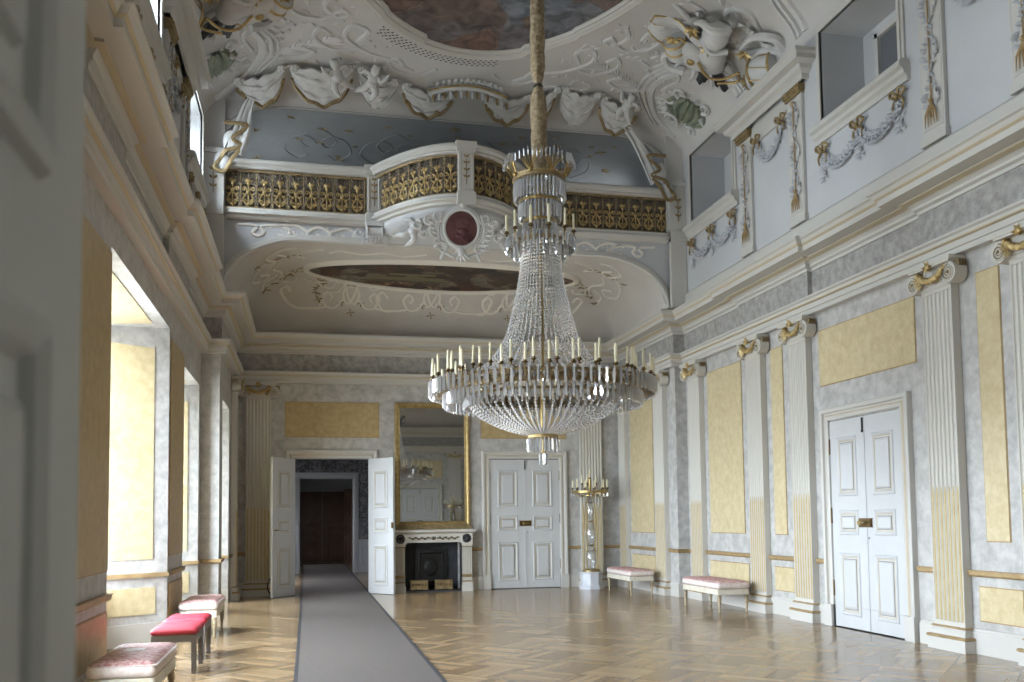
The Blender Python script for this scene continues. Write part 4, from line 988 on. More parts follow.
ct = thing('stucco_cartouche', 'scrolled white cartouche with a dark red portrait medallion', 'cartouche', (2.55, 15.0, 6.47)); ct.rotation_euler = (math.radians(13), 0, 0); ct.scale = (.95,.95,.95)
q = MB(); q.lathe([(0,-.05),(.24,-.05),(.27,-.045),(.285,-.02)], 36, (0,0,0), 'y', caps=False); q.v = [(x*1.02,y,z*1.06) for x,y,z in q.v]
f = q; mo = put(f, 'medallion', 'porphyry', ct)
pf = figure('portrait_relief', [('b',(0,-.06,.06),.10,.035,.13),('b',(-.075,-.07,.05),.03,.02,.03),('b',(-.05,-.065,-.02),.05,.03,.05),('t',[(.02,-.05,-.02),(.03,-.05,-.12),(.0,-.05,-.2)],(.07,.15)),('b',(.05,-.06,.12),.10,.03,.09),('b',(.09,-.055,.0),.05,.03,.11)], 'porphyry', mo)
fr = MB(); ring = [(.315*cos(2*PI*i/40),0,.33*sin(2*PI*i/40)) for i in range(40)]; fr.tube([(x,-.03,z) for x,y,z in ring], .035, 8, True); fr.tube([(x*1.16,-.01,z*1.14) for x,y,z in ring], .022, 6, True); put(fr, 'oval_frame', 'relief', ct)
def flat_t(pts): return [(x,-.02,z) for x,z in pts]
for s in (-1,1):
    sc = MB(); sc.tube(flat_t([(s*.36,.25),(s*.42,.0),(s*.4,-.3)]), .03, 6)
    for cx, cz, r0, a0, tn in ((.42,.2,.13,PI,.95),(.47,-.08,.12,PI/2,-1.1),(.34,-.36,.12,0,1.1),(.6,.12,.09,PI,1.1),(.66,-.12,.08,0,-1.),(.8,.02,.07,PI,1.2)):
        sc.tube(flat_t(spiral(s*cx, cz, r0, .025, a0 if s > 0 else PI-a0, tn*s, 22)), [.036-.02*i/22 for i in range(23)], 6)
    for i in range(6): sc.leaf((s*(.33+.03*i),-.03,-.34+.08*i),(s*1.,-.2,.1*i-.2),.15,.09,(0,-1,.1))
    sc.tube(flat_t([(p.x,p.y) for p in bez([Vector((s*.05,-.36)),Vector((s*.12,-.5)),Vector((s*.28,-.44)),Vector((s*.36,-.56))],6)]), .03, 6)
    put(sc, 'scrollwork', 'relief', ct)
sc = MB(); sc.tube([(0,-.0,.36),(0,.02,0),(0,.0,-.42)], .02, 5)
sc.ball((0,-.05,-.42),.07,.06,.10); sc.ball((0,-.06,.40),.05,.05,.05)
for a in range(7): sc.leaf((0,-.05,.38),(sin((a-3)*.4),-.1,cos((a-3)*.4)),.09,.06,(0,-1,0))
for a in range(5): sc.leaf((0,-.05,-.42),(sin((a-2)*.5),-.1,-cos((a-2)*.5)),.2,.09,(0,-1,0))
put(sc, 'shell_crest', 'relief', ct)
putto((1.66, 15.68, 6.36), 'white putto reclining under the gallery bow, on the window side of the cartouche', 1., .6, .78, .35)
putto((3.52, 15.68, 6.36), 'white putto under the gallery bow, on the chandelier side of the cartouche', -1., -.6, .78, .35)
for x, t in ((1.17,'on the window side'),(4.07,'behind the chandelier')):
    r = thing('mounted_scroll_bracket', 'white scrolled bracket under the gallery post '+t, 'bracket', (x, 16.2, 6.6))
    b = MB(); w = .13
    for s in (-1, 1): b.tube([(s*w,-.05+p[0],.08+p[1]) for p in spiral(0,0,.11,.02,PI/2,1.8,26)], .022, 6)
    b.lathe([(.1,-w),(.1,w)], 20, (0,-.05,.08), 'x')
    b.box(-w-.02,-.16,.18,w+.02,.10,.25)
    for i in range(4): b.box(-w+.02+.055*i,-.155,-.06,-w+.055+.055*i,.1,.0)
    for s in (-1,1):
        b.tube([(s*(w+.08+p[0]*1.),-.06,.06+p[1]) for p in spiral(.06,0,.09,.02,PI,1.3,20)], .024, 6)
        for i in range(3): b.leaf((s*(w+.02),-.06,.0-.02*i),(s,-.1,-.5-.4*i),.16,.07,(0,-1,0))
    put(b, 'volute', 'relief', r)

# ------------------------------------------------------------------ bandwork, sprigs (parts of the surface they decorate)
def strip(mb, pts, nrms, w, h):
    """raised strap along surface points"""
    k = len(pts); rings = []
    for i in range(k):
        t = (pts[min(i+1,k-1)]-pts[max(i-1,0)]).normalized(); n = nrms[i]; s = t.cross(n).normalized()
        rings.append([pts[i]-s*w, pts[i]-s*w*.6+n*h, pts[i]+s*w*.6+n*h, pts[i]+s*w])
    mb.sweep(None, rings, caps=True)
def nalc(x, y):
    e = .02; return Vector(((zalc(x+e,y)-zalc(x-e,y))/(2*e), (zalc(x,y+e)-zalc(x,y-e))/(2*e), -1.)).normalized()
def on_alc(u, v):    # u metres across; v 0..1 down the rear cove
    y = YB-1.72*(1-v)-.02; y = 17.9+1.7*v
    return Vector((u, y, zalc(u,y)-.001)), nalc(u,y)
al = MB()
def band(mb, surf, poly, w, h):
    P = [surf(*p) for p in poly]; strip(mb, [a for a,_ in P], [b for _,b in P], w*1.35, h*1.6)
def curve(pts, n=7): return [(p.x,p.y) for p in bez([Vector((a,b,0)) for a,b in pts], n)]
VS = lambda pts: [(a, min(max(b,.02),.985)) for a,b in pts]
for c in (.9, 2.62, 4.34):
    for s in (-1,1):
        f = lambda pts: VS([(c+s*a,b) for a,b in curve(pts)])
        band(al, on_alc, f([(.0,.62),(.12,.66),(.17,.76),(.1,.86),(.0,.84),(-.08,.74),(-.12,.6),(-.05,.52),(.05,.52),(.15,.6)]), .022, .012)
        band(al, on_alc, f([(.16,.80),(.3,.9),(.5,.9),(.6,.8),(.5,.72),(.4,.78),(.45,.84)]), .024, .012)
        band(al, on_alc, f([(.5,.9),(.7,.92),(.86,.92)]), .022, .012); band(al, on_alc, f([(.08,.50),(.3,.54),(.42,.66),(.62,.62),(.72,.5)]), .018, .010)
for s in (-1,1):
    f = lambda pts: VS([(2.7+s*a,b) for a,b in curve(pts)])
    band(al, on_alc, f([(2.6,.92),(2.95,.92),(3.15,.85),(3.25,.72),(3.12,.66),(3.05,.74)]), .024, .012)
    band(al, on_alc, f([(2.5,.3),(2.8,.2),(3.1,.3),(3.2,.5),(3.0,.56),(2.9,.46)]), .02, .010); band(al, on_alc, f([(3.3,.3),(3.55,.45),(3.6,.7)]), .02, .010)
    band(al, on_alc, f([(2.2,.5),(2.5,.55),(2.8,.45)]), .018, .01)
for s in (-1,1):      # the end coves and the strip in front of the oval
    g_ = lambda x, y: (Vector((x,y,zalc(x,y)-.001)), nalc(x,y))
    for c in ([(2.9,16.75),(3.2,16.8),(3.45,17.1),(3.3,17.4),(3.1,17.25),(3.25,17.05)], [(3.4,17.3),(3.65,17.7),(3.75,18.2),(3.6,18.5),(3.45,18.25),(3.6,18.05)], [(2.4,16.75),(2.65,16.9),(2.9,17.2),(2.75,17.35)], [(.5,16.75),(.9,16.95),(1.3,16.8),(1.7,16.95),(2.1,16.8),(2.3,16.95)], [(3.2,17.5),(3.35,17.9),(3.2,18.3),(3.3,18.7),(3.55,18.9)]):
        band(al, g_, [(2.7+s*a,b) for a,b in curve(c)], .02, .012)
    f = lambda pts: VS([(2.7+s*a,b) for a,b in curve(pts)])
    band(al, on_alc, f([(.86,.92),(1.1,.92),(1.25,.8),(1.15,.7),(1.02,.78)]), .022, .012); band(al, on_alc, f([(1.9,.5),(2.05,.7),(2.3,.75),(2.45,.9)]), .018, .01)
put(al, 'strapwork', 'strap', alc)
def sprig(mb, p, n, t, s=1., gold=True):
    b = n.cross(t).normalized()
    for k in range(4):
        d = t*cos(k*PI/2+.2)+b*sin(k*PI/2+.2); mb.leaf(p, d, .13*s, .05*s, n)
    mb.ball(p+n*.01, .02*s, .02*s, .02*s, 6, 4)
sg = MB()
for c in (.9, 2.62, 4.34):
    for du, dv in ((0,.95),(-.2,.86),(.2,.86),(0,.55),(-.12,.6),(.12,.6)):
        p, n = on_alc(c+du, min(dv,.97)); sprig(sg, p, n, Vector((1,0,0)), .8)
for s in (-1,1):
    x0 = 2.7+s*2.35
    for i in range(7):
        p, n = on_alc(x0+s*(.05*sin(i*1.8)+.03*i), .35+.08*i); sprig(sg, p, n, Vector((cos(i),sin(i),0)), 1.)
    for i in range(6):
        p, n = on_alc(2.7+s*(2.75+.16*i), .1+.12*i); sprig(sg, p, n, Vector((cos(i*2),sin(i*2),0)), 1.2)
    for i in range(5):
        x, y = 2.7+s*(2.9+.18*i), 17.2+.05*i; sprig(sg, Vector((x,y,zalc(x,y)-.002)), nalc(x,y), Vector((cos(i),sin(i),0)), .8)
put(sg, 'gilt_sprigs', 'gold_dull', alc, label='tarnished gilt sprigs')
# oval painting under the gallery
ov = thing('ceiling_painting', 'long dark oval painting in the vault under the gallery', 'painting', (2.62, 18.0, 6.4))
def oval_pt(r, a): x, y = 2.74+2.74*r*cos(a), 18.08+.86*r*sin(a); return x, y
pm = MB(); N = 72; pm.v = [(2.74,18.08,zalc(2.74,18.08)-.03)]
for j in range(1,9):
    for i in range(N):
        x, y = oval_pt(j/8, 2*PI*i/N); pm.v.append((x,y,zalc(x,y)-.03))
pm.f = [(0,1+i,1+(i+1)%N) for i in range(N)]+[(1+(j-1)*N+i,1+j*N+i,1+j*N+(i+1)%N,1+(j-1)*N+(i+1)%N) for j in range(1,8) for i in range(N)]
put(pm, 'canvas', 'oval', ov, True); ofr = MB(); rings = []
for i in range(N):
    a = 2*PI*i/N; d = Vector((cos(a)/2.74, sin(a)/.86)).normalized(); x, y = oval_pt(1., a); rings.append([(x+d.x*q, y+d.y*q, zalc(x+d.x*q, y+d.y*q)-p) for q, p in ((-.03,.0),(-.03,.05),(.0,.07),(.03,.055),(.06,.06),(.09,.03),(.1,0))])
ofr.sweep(None, rings, True); put(ofr, 'oval_moulding', 'strap', ov, True)
# spandrel scrolls on the gallery front
def on_sp(x, z): return Vector((x,16.398,z)), Vector((0,-1,0))
sp = MB()
for s in (-1,1):
    f = lambda pts: [(2.7+s*a,b) for a,b in curve(pts)]
    for c in ([(3.9,6.78),(3.6,6.76),(3.45,6.66),(3.55,6.58),(3.65,6.64),(3.5,6.76),(3.2,6.78),(3.0,6.7),(3.08,6.6),(3.22,6.62)], [(3.2,6.78),(2.9,6.8),(2.7,6.68),(2.85,6.6),(3.0,6.7)], [(2.7,6.7),(2.5,6.8),(2.3,6.7),(2.4,6.6),(2.55,6.66)], [(2.3,6.72),(2.0,6.8),(1.85,6.68),(2.,6.6),(2.1,6.68)]): band(sp, on_sp, f(c), .022, .014)
    for i in range(24):
        x, z = 2.7+s*random.uniform(1.8,3.4), random.uniform(6.6,6.8); sp.leaf((x,16.396,z),(random.uniform(-1,1),0,random.uniform(-1,1)),.07,.035,(0,-1,0))
put(sp, 'strapwork', 'strap', wg)
# gilt sprigs of the gallery vault
gs = MB(); gold_s = MB()
def ngal(x,y):
    e=.02; return Vector(((zgal(x+e,y)-zgal(x-e,y))/(2*e),(zgal(x,y+e)-zgal(x,y-e))/(2*e),-1)).normalized()
for i in range(64):
    x, y = random.uniform(-1.1,6.4), random.uniform(16.7,19.3); sprig(gold_s, Vector((x,y,zgal(x,y)-.002)), ngal(x,y), Vector((cos(i),sin(i),0)), random.uniform(.5,1.1))
for c in (0.2,1.7,3.4,5.2):
    for s in (-1,1):
        band(gs, lambda x,y: (Vector((x,y,zgal(x,y)-.001)), ngal(x,y)), [(c+s*a,b) for a,b in curve([(.0,17.2),(.2,17.4),(.35,17.8),(.2,18.1),(.05,17.9),(.2,17.6),(.5,17.7),(.65,18.3),(.4,18.7),(.2,18.5)])], .02, .01)
put(gs, 'strapwork', 'gallery', gc); put(gold_s, 'gilt_sprigs', 'gold_dull', gc, label='dark gilt sprigs')

# ------------------------------------------------------------------ main ceiling: fresco in its lobed frame, stucco scrolls, lattice
fres = thing('ceiling_fresco', 'large lobed ceiling painting above the chandelier', 'painting', (2.7, 10.1, 9.3))
def lob(a):
    x, y = 2.62*cos(a), 4.45*sin(a); c = abs(sin(a)); f = 1.+ (.035 if c > .945 else (.012 if c > .80 else (.035 if c < .35 else 0)))
    return x*f, y*f
N = 240; zf = 9.40; pm = MB(); pm.v = [(2.7,10.1,zf)]+[(2.7+lob(2*PI*i/N)[0], 10.1+lob(2*PI*i/N)[1], zf) for i in range(N)]; pm.f = [(0,1+i,1+(i+1)%N) for i in range(N)]
put(pm, 'canvas', 'fresco', fres, True); fm = MB(); rings = []
for i in range(N):
    a = 2*PI*i/N; x, y = lob(a); d = Vector((cos(a)/2.62, sin(a)/4.45)).normalized()
    rings.append([(2.7+x+d.x*q, 10.1+y+d.y*q, 9.452-p) for q, p in ((-.13,.0),(-.13,.07),(-.10,.10),(-.06,.085),(-.05,.12),(.02,.15),(.07,.12),(.09,.07),(.14,.075),(.17,.03),(.18,0))])
fm.sweep(None, rings, True); put(fm, 'lobed_frame', 'white', fres, True, angle=30)
def on_c(x, y): return Vector((x,y,zceil(x,y)-.001)), ncl(x,y)
cs = MB()
for s in (-1,1):
    for c in ([(.9,15.5),(1.3,15.2),(1.75,15.0),(2.1,14.6),(2.0,14.2),(1.75,14.35),(1.9,14.7)], [(1.9,14.9),(2.3,15.0),(2.6,14.7),(2.5,14.4),(2.35,14.55)], [(2.2,13.8),(2.5,14.1),(2.9,14.0),(3.0,13.6),(2.75,13.5),(2.7,13.75)], [(2.6,13.2),(2.9,13.0),(3.2,13.2),(3.3,12.7),(3.0,12.5)], [(3.1,14.6),(3.4,14.9),(3.3,15.3),(2.9,15.4),(2.6,15.2),(2.8,15.0)], [(3.4,14.2),(3.7,14.6),(3.6,15.1)], [(.5,15.35),(.8,15.6),(1.2,15.5),(1.35,15.25),(1.2,15.15),(1.1,15.3)], [(2.3,13.4),(2.45,13.75),(2.25,14.0),(2.1,13.9),(2.2,13.75)], [(2.9,14.35),(3.15,14.5),(3.3,14.3),(3.15,14.15),(3.05,14.25)], [(1.5,15.6),(1.9,15.5),(2.2,15.6),(2.3,15.4),(2.15,15.3)]):
        band(cs, on_c, [(2.7+s*a,b) for a,b in curve(c)], .03, .02)
    for i in range(190):
        x, y = 2.7+s*random.uniform(1.2,4.0), random.uniform(12.6,15.75)
        if (x-2.7)**2/2.9**2+(y-10.1)**2/5.05**2 < 1: continue
        p, n = on_c(x,y); t = Vector((random.uniform(-1,1),random.uniform(-1,1),0)); cs.leaf(p, (t-n*t.dot(n)), random.uniform(.08,.18), random.uniform(.04,.08), n)
    for yc in (15.02, 10.5, 6.0):      # mouldings of the lunettes over the clerestory windows
        for w_, d in ((.05,0),(.03,.14),(.02,.24)):
            band(cs, on_c, [(2.7+s*a,b) for a,b in curve([(4.46,yc-1.2-d),(4.1,yc-1.12-d),(3.75,yc-.85-d),(3.5-d,yc-.4),(3.42-d,yc),(3.5-d,yc+.4),(3.75,yc+.85+d),(4.1,yc+1.12+d),(4.46,yc+1.2+d)],6) if b < 16.2], w_, .03)
    for yc in (12.78, 8.3):
        for k in range(7):
            for q in (-1,1):
                x, y = 2.7+s*(4.2-.17*k), yc+q*(.12+.06*k); p, n = on_c(x,y); t = Vector((-s*.8,q*(.5+.1*k),0)); cs.leaf(p, t-n*t.dot(n), .28, .12, n)
        for q in (-1,1): band(cs, on_c, [(2.7+s*a,b) for a,b in curve([(4.3,yc+q*.15),(3.9,yc+q*.5),(3.6,yc+q*.4),(3.65,yc+q*.15),(3.85,yc+q*.2)])], .03, .03)
    for k in range(4):     # fans of palm leaves towards the corners
        bx, by = 2.7+s*(3.2-.25*k), 15.3-.15*k
        for a in range(6):
            p, n = on_c(bx,by); t = Vector((-s*cos(a*.35-.5), -sin(a*.35-.2)-.3, 0)); cs.leaf(p, t-n*t.dot(n), .42-.03*a, .10, n)
put(cs, 'stucco_scrolls', 'relief', ceiling)
la = MB(); dots = MB()
for j in range(5):
    for i in range(24):
        a = PI/2+.55-.70*i/23-.012*(j%2); r = 1.075+.0135*j
        x, y = 2.7+2.62*r*cos(a)*1.03, 10.1+4.45*r*sin(a); p, n = on_c(x,y)
        R = n.to_track_quat('Z','Y').to_matrix(); dots.octa(p+n*.004, .028, .02, .008, R)
put(dots, 'lattice_dots', 'grey_dark', ceiling, label='lattice of dark lozenges in place of shaded openings')  # dark lozenges painted where the pierced openings would hold shade

# ------------------------------------------------------------------ stucco drapery round the gallery opening
DR = []
def swag(label, A, B, low, fringe=True, folds=4, ytop=None):
    """A, B: (x, y on the cove); low: z of the lowest point of the hem; hem hangs just in front of the opening"""
    A = (A[0]+.03,)+tuple(A[1:]); B = (B[0]-.03,)+tuple(B[1:])
    r = thing('stucco_drapery', label, 'drapery', ((A[0]+B[0])/2, 16.2, low)); za, zb = A[2], B[2]
    def S(u, v):
        x = A[0]+(B[0]-A[0])*u; zt = za+(zb-za)*u; sag = 4*u*(1-u)
        y0 = A[1]+(B[1]-A[1])*u; hem = low+(zt-low)*(1-sag**.62); top = zt-.10*sag
        z = top+(hem-top)*v; y = y0+(16.27-y0)*(v*sag**.4)
        f = .085*sag**.5*sin(v*PI*folds+.9*sin(u*PI)+.5*sin(u*9))+.03*sin(u*23+v*5)*sag**.5
        y = min(y, 16.29); zc_ = zceil(x, min(y,16.38)) - .012 if y < 16.38 else 99
        return Vector((x, y-.05-abs(f)*.9, min(z+.25*f, zc_)))
    mb = MB().grid(S, 26, 16, .05, (0,.6,.8)); put(mb, 'cloth', 'relief', r, True, angle=70)
    for e_ in (0., 1.):
        kn = MB()
        p = S(.07 if e_ == 0 else .93, 0.); n_ = ncl(p.x, p.y)
        for k_ in range(5): a_ = k_*1.3; kn.ball(p+Vector((.035*cos(a_), .05*sin(a_)-.03, -.03)), .045, .05, .05, 8, 6)
        for k_ in range(6): kn.leaf(p+n_*.03, Vector((.35*cos(k_), -abs(sin(k_))-.4, .1)), .16, .08, n_)
        put(kn, 'gathered_knot', 'relief', r, True)
    if fringe:
        fr = MB(); P = [S(.02+.96*i/26, 1.) for i in range(27)]; rings = []
        for i, p in enumerate(P):
            t = (P[min(i+1,26)]-P[max(i-1,0)]).normalized(); up = Vector((0,0,1)); up = (up-t*up.dot(t)).normalized(); o = t.cross(up).normalized()
            if o.y > 0: o = -o
            rings.append([p+up*.055+o*.0, p+up*.05+o*.03, p+o*.042, p-up*.055+o*.03, p-up*.05-o*.005])
        fr.sweep(None, rings); fo = put(fr, 'gilt_fringe', 'gold_dull', r, True)
        ts = MB()
        for i in range(0, 27, 1): ts.lathe([(0,-.085),(.012,-.08),(.014,-.03),(0,-.02)], 5, tuple(P[i]-Vector((0,.025,0))), caps=False)
        pass
    return r
zt = lambda x, y: zceil(x,y)-.03
Q = lambda x, y: (x, y, zt(x,y))
swag('white stucco swag with gilt hem at the window-side end of the gallery opening', Q(-1.25,15.95), Q(-.35,15.7), 8.86)
swag('white stucco swag with gilt hem, second from the window side', Q(-.33,15.7), Q(.82,15.55), 8.95)
swag('plain white stucco folds behind the window-side putti', Q(.84,15.55), Q(1.6,15.85), 8.98, False, 5)
swag('white stucco swag with gilt hem just before the fringed canopy', Q(1.62,15.9), Q(2.62,16.04), 8.90)
swag('white stucco swag with gilt hem between the fringed canopy and the hanging sleeve', Q(3.15,16.04), Q(4.05,15.9), 8.90)
swag('white stucco swag draped behind the hanging sleeve', Q(4.05,15.85), Q(4.5,15.6), 9.05)
swag('plain white stucco folds past the hanging sleeve', Q(4.52,15.6), Q(5.3,15.7), 8.98, False, 5)
swag('white stucco swag with gilt hem at the panelled-side end of the gallery opening', Q(5.3,15.75), Q(6.15,15.9), 8.88)
def tail(label, pts, s, w=.3):
    """a hanging end of drapery, zigzag gilt hem"""
    r = thing('stucco_drapery', label, 'drapery', (pts[-1][0], 16.2, pts[-1][2])); P = bez(pts, 8); k = len(P)-1
    def S(u, v):
        i = min(int(v*k), k-1); p = P[i].lerp(P[i+1], v*k-i); ww = w*(.45+.75*v)
        return p + Vector(((u-.5)*ww, -.05-.06*abs(sin(u*PI*2.5+v*2)), -.05*sin(u*PI*3)))
    put(MB().grid(S, 16, 24, .05, (0,1,0)), 'cloth', 'relief', r, True, angle=70)
    x, z = pts[-1][0], pts[-1][2]; g = MB()
    Z = [(x-s*.16,z+.52),(x+s*.18,z+.5),(x+s*.2,z+.44),(x-s*.02,z+.24),(x+s*.14,z+.12),(x-s*.12,z+.02),(x-s*.22,z-.12),(x-s*.32,z-.3),(x-s*.16,z-.34),(x-s*.02,z-.12),(x+s*.12,z+.06)]
    pt = bez([(a,16.2-.09-.03*(i%2),c) for i,(a,c) in enumerate(Z)], 5); g.tube(pt, .036, 6, flat=.5, up=(0,-1,0)); put(g, 'gilt_fringe', 'gold_dull', r, True)
    c2 = MB(); c2.ball((x-s*.2,16.15,z-.14),.13,.05,.17); c2.ball((x-s*.05,16.14,z+.2),.14,.05,.2); put(c2, 'gathered_end', 'relief', r, True)
tail('white stucco drapery tail with zigzag gilt hem hanging by the window-side pier', [(-.95,16.15,8.98),(-1.05,16.2,8.7),(-1.12,16.2,8.35),(-1.25,16.2,7.95)], 1)
tail('white stucco drapery tail with zigzag gilt hem hanging by the panelled-side pier', [(5.95,16.15,9.0),(6.2,16.2,8.7),(6.4,16.2,8.35),(6.6,16.2,7.98)], -1)
putto((1.05,15.75,9.0), 'white putto holding up the stucco drapery, nearest the fringed canopy', 1., .35, .85, .95)
putto((.55,15.7,9.02), 'white putto leaning out of the stucco drapery, farther from the fringed canopy', -1., -.4, .85, .95)
putto((5.75,15.85,9.05), 'white putto amid the drapery folds near the panelled side', -1., .4, .75, .95)
cn = thing('stucco_canopy', 'small white canopy with gilt fringe at the middle of the drapery', 'canopy', (2.85, 15.8, 9.2))
P = [Vector((2.12+1.45*i/30, 15.93-.22*sin(PI*i/30), 0)) for i in range(31)]
c = MB(); rings = []
for p in P: z = zceil(p.x,p.y)-.02; rings.append([(p.x,p.y+.06,z-.10),(p.x,p.y-.03,z-.13),(p.x,p.y-.08,z-.10),(p.x,p.y-.08,z-.02),(p.x,p.y-.02,z+.02)])
c.sweep(None, rings); put(c, 'cornice', 'relief', cn, True)
for i in range(0, 31, 2):
    p = P[i]; z = zceil(p.x,p.y); t = MB().lathe([(0,-.30),(.025,-.26),(.03,-.18),(.015,-.15)], 6, (p.x,p.y-.02,z), caps=False); put(t, 'tassel', 'gold_dull' if i % 4 else 'relief', cn, True)
g = MB(); g.tube([(p.x,p.y-.085,zceil(p.x,p.y)-.085) for p in P], .02, 6); put(g, 'gilt_band', 'gold', cn, True)
pl = MB()
for i in range(13): 
    p = P[2+2*i]; pl.leaf((p.x,p.y-.06,zceil(p.x,p.y)-.02),((i-6)*.08,-1.,.22),.16,.14,(0,-.4,-1)); pl.ball((p.x+.06,p.y-.12,zceil(p.x,p.y)-.03),.028)
put(pl, 'plumes', 'relief', cn, True)

# ------------------------------------------------------------------ trophies and shell cartouches in the coves
def surf_frame(x, y, up=(0,0,1)):
    n = ncl(x,y); u = Vector(up); u = (u-n*u.dot(n)).normalized(); r = u.cross(n).normalized()
    R = Matrix((r, u, n)).transposed().to_4x4(); R.translation = Vector((x,y,zceil(x,y))); return R
def trophy(x, y, s, label):
    r = thing('stucco_trophy', label, 'trophy', (0,0,0)); T = surf_frame(x,y,(0,-1,.35)) @ Matrix.Scale(1.4,4); r.matrix_world = T; S = lambda a: s*a
    def B(): return MB()
    def sh(b, nm, m, par=r): return put(b, nm, m, par, angle=50)
    c = B(); c.lathe([(.0,0),(.13,.0),(.15,.1),(.19,.24),(.18,.34),(.11,.4),(.08,.44)], 18, (0,0,0)); R = Matrix.Rotation(S(.5),4,'Z') @ Matrix.Rotation(-PI/2,4,'X'); c.v = [tuple(Vector((S(.1),-.18,.16)) + (R @ Vector((v[0],v[1]*.7,v[2])))) for v in c.v]; cu = sh(c, 'cuirass', 'relief')
    g = B(); g.tube(bez([(S(-.12),.0,.3),(S(.05),-.12,.34),(S(.22),-.08,.32),(S(.36),.06,.26)],6), .016, 6); g.tube(bez([(S(.36),.06,.26),(S(.4),-.1,.26),(S(.2),-.22,.3)],6), .016, 6); sh(g, 'gilt_strap', 'gold', cu)
    h = B(); h.ball((S(-.08),.42,.2),.16,.17,.15,12,8); h.tube(bez([(S(-.22),.36,.26),(S(-.05),.30,.34),(S(.12),.36,.28)],5),.03,6); h.tube(bez([(S(.02),.58,.2),(S(-.15),.62,.3),(S(-.28),.55,.22),(S(-.34),.4,.14)],6),[.06-.03*i/18 for i in range(19)],7); sh(h, 'helmet', 'relief')
    d = B(); a = Matrix.Translation((S(.62),.26,.2)) @ Matrix.Rotation(S(-.5),4,'Z') @ Matrix.Rotation(PI/2,4,'X'); d.T = a; d.lathe([(.0,-.16),(.17,-.16),(.18,0),(.17,.16),(0,.16)], 20); do = sh(d, 'drum', 'relief')
    g = B(); g.T = a; g.lathe([(.18,-.17),(.195,-.15),(.18,-.13)],20,caps=False); g.lathe([(.18,.13),(.195,.15),(.18,.17)],20,caps=False); 
    for i in range(8): q = 2*PI*i/8; g.tube([(.185*cos(q),.185*sin(q),-.14),(.185*cos(q+.4),.185*sin(q+.4),.14)],.008,4)
    sh(g, 'gilt_hoops', 'gold', do)
    def flag(x0,y0,x1,y1,w,z): 
        dx, dy = S(x1-x0), y1-y0; L = sqrt(dx*dx+dy*dy); nx, ny = -dy/L, dx/L; f = B()
        f.grid(lambda u,v: (S(x0)+dx*u+nx*w*(v-.5)*(1-.3*u), y0+dy*u+ny*w*(v-.5)*(1-.3*u), z+.05*sin(u*7+v*3)+.03*sin(v*9)), 14, 8, .03, (0,0,-1)); fo = sh(f, 'banner', 'relief')
        e = [(S(x0)+dx*u+nx*w*(v-.5)*(1-.3*u), y0+dy*u+ny*w*(v-.5)*(1-.3*u), z+.05*sin(u*7+v*3)+.03*sin(v*9)+.01) for u, v in [(i/10,0) for i in range(11)]+[(1,j/5) for j in range(6)]+[(1-i/10,1) for i in range(11)]]
        g = B(); g.tube(e, .010, 5); sh(g, 'gilt_edging', 'gold', fo)
    e1 = flag(-.15,.05,-.82,.18,.42,.16); e2 = flag(-.7,.2,-1.15,.36,.28,.10); e3 = flag(-.62,.04,-1.25,.03,.26,.12); e4 = flag(.6,.1,.95,-.45,.4,.2)
    for a,b,c,n_,L_ in ((-.5,.12,.24,8,.1),(.78,-.16,.29,6,.1),(.68,-.3,.28,6,.07),(-.1,.3,.3,6,.11),(.3,.35,.22,6,.11),(.5,-.1,.2,6,.11),(-.35,.35,.2,6,.11)):
        g = B(); g.ball((S(a),b,c),.025)
        for k in range(n_): g.leaf((S(a),b,c),(cos(k*2*PI/n_+a),sin(k*2*PI/n_+a),.2),L_,.055,(0,0,1))
        sh(g, 'gilt_sunburst', 'gold')
    o = B(); o.ball((S(-.2),-.05,.22),.26,.17,.08,16,8,Matrix.Rotation(S(-.6),3,'Z')); so = sh(o, 'shield', 'relief'); g = B()
    g.tube([(S(-.2)+.27*cos(2*PI*i/24)*cos(.6)-(-S(1))*.18*sin(2*PI*i/24)*sin(.6)*-1*s, -.05+.18*sin(2*PI*i/24)*cos(.6)-S(1)*.27*cos(2*PI*i/24)*sin(.6), .225) for i in range(24)], .016, 5, True)
    g.ball((S(-.2),-.05,.30),.05,.05,.03); sh(g, 'gilt_rim', 'gold', so)
    t = B(); t.T = Matrix.Translation((S(-.42),-.03,.2)) @ Matrix.Rotation(S(.5),4,'Z') @ Matrix.Rotation(PI/2,4,'X'); t.lathe([(0,-.12),(.13,-.12),(.13,.12),(0,.12)],16); to = sh(t, 'small_drum', 'relief'); g = B(); g.T = t.T; g.lathe([(.13,-.13),(.145,-.11),(.13,-.09)],16,caps=False); g.lathe([(.13,.0),(.142,.02),(.13,.04)],16,caps=False); sh(g, 'gilt_hoops', 'gold', to)
    w = B()
    for x0,y0,x1,y1 in ((-.1,-.25,.1,-.62),(.05,-.2,.28,-.6),(.0,-.3,.05,-.7),(.18,-.32,.38,-.62)):
        dx, dy = S(x1-x0), y1-y0; L = sqrt(dx*dx+dy*dy); nx, ny = -dy/L*.035, dx/L*.035; m_ = [(S(x0)+dx*q, y0+dy*q) for q in (0,.8,1)]
        w.add([(m_[0][0]+nx,m_[0][1]+ny,.1),(m_[1][0]+nx*1.6,m_[1][1]+ny*1.6,.1),(m_[2][0],m_[2][1],.1),(m_[1][0]-nx*1.6,m_[1][1]-ny*1.6,.1),(m_[0][0]-nx,m_[0][1]-ny,.1),(m_[0][0],m_[0][1],.15),(m_[1][0],m_[1][1],.15)],[(0,1,6,5),(1,2,6),(2,3,6),(3,4,5,6),(0,5,4)])
    wo = sh(w, 'blades', 'grey_dark')
    p = B()
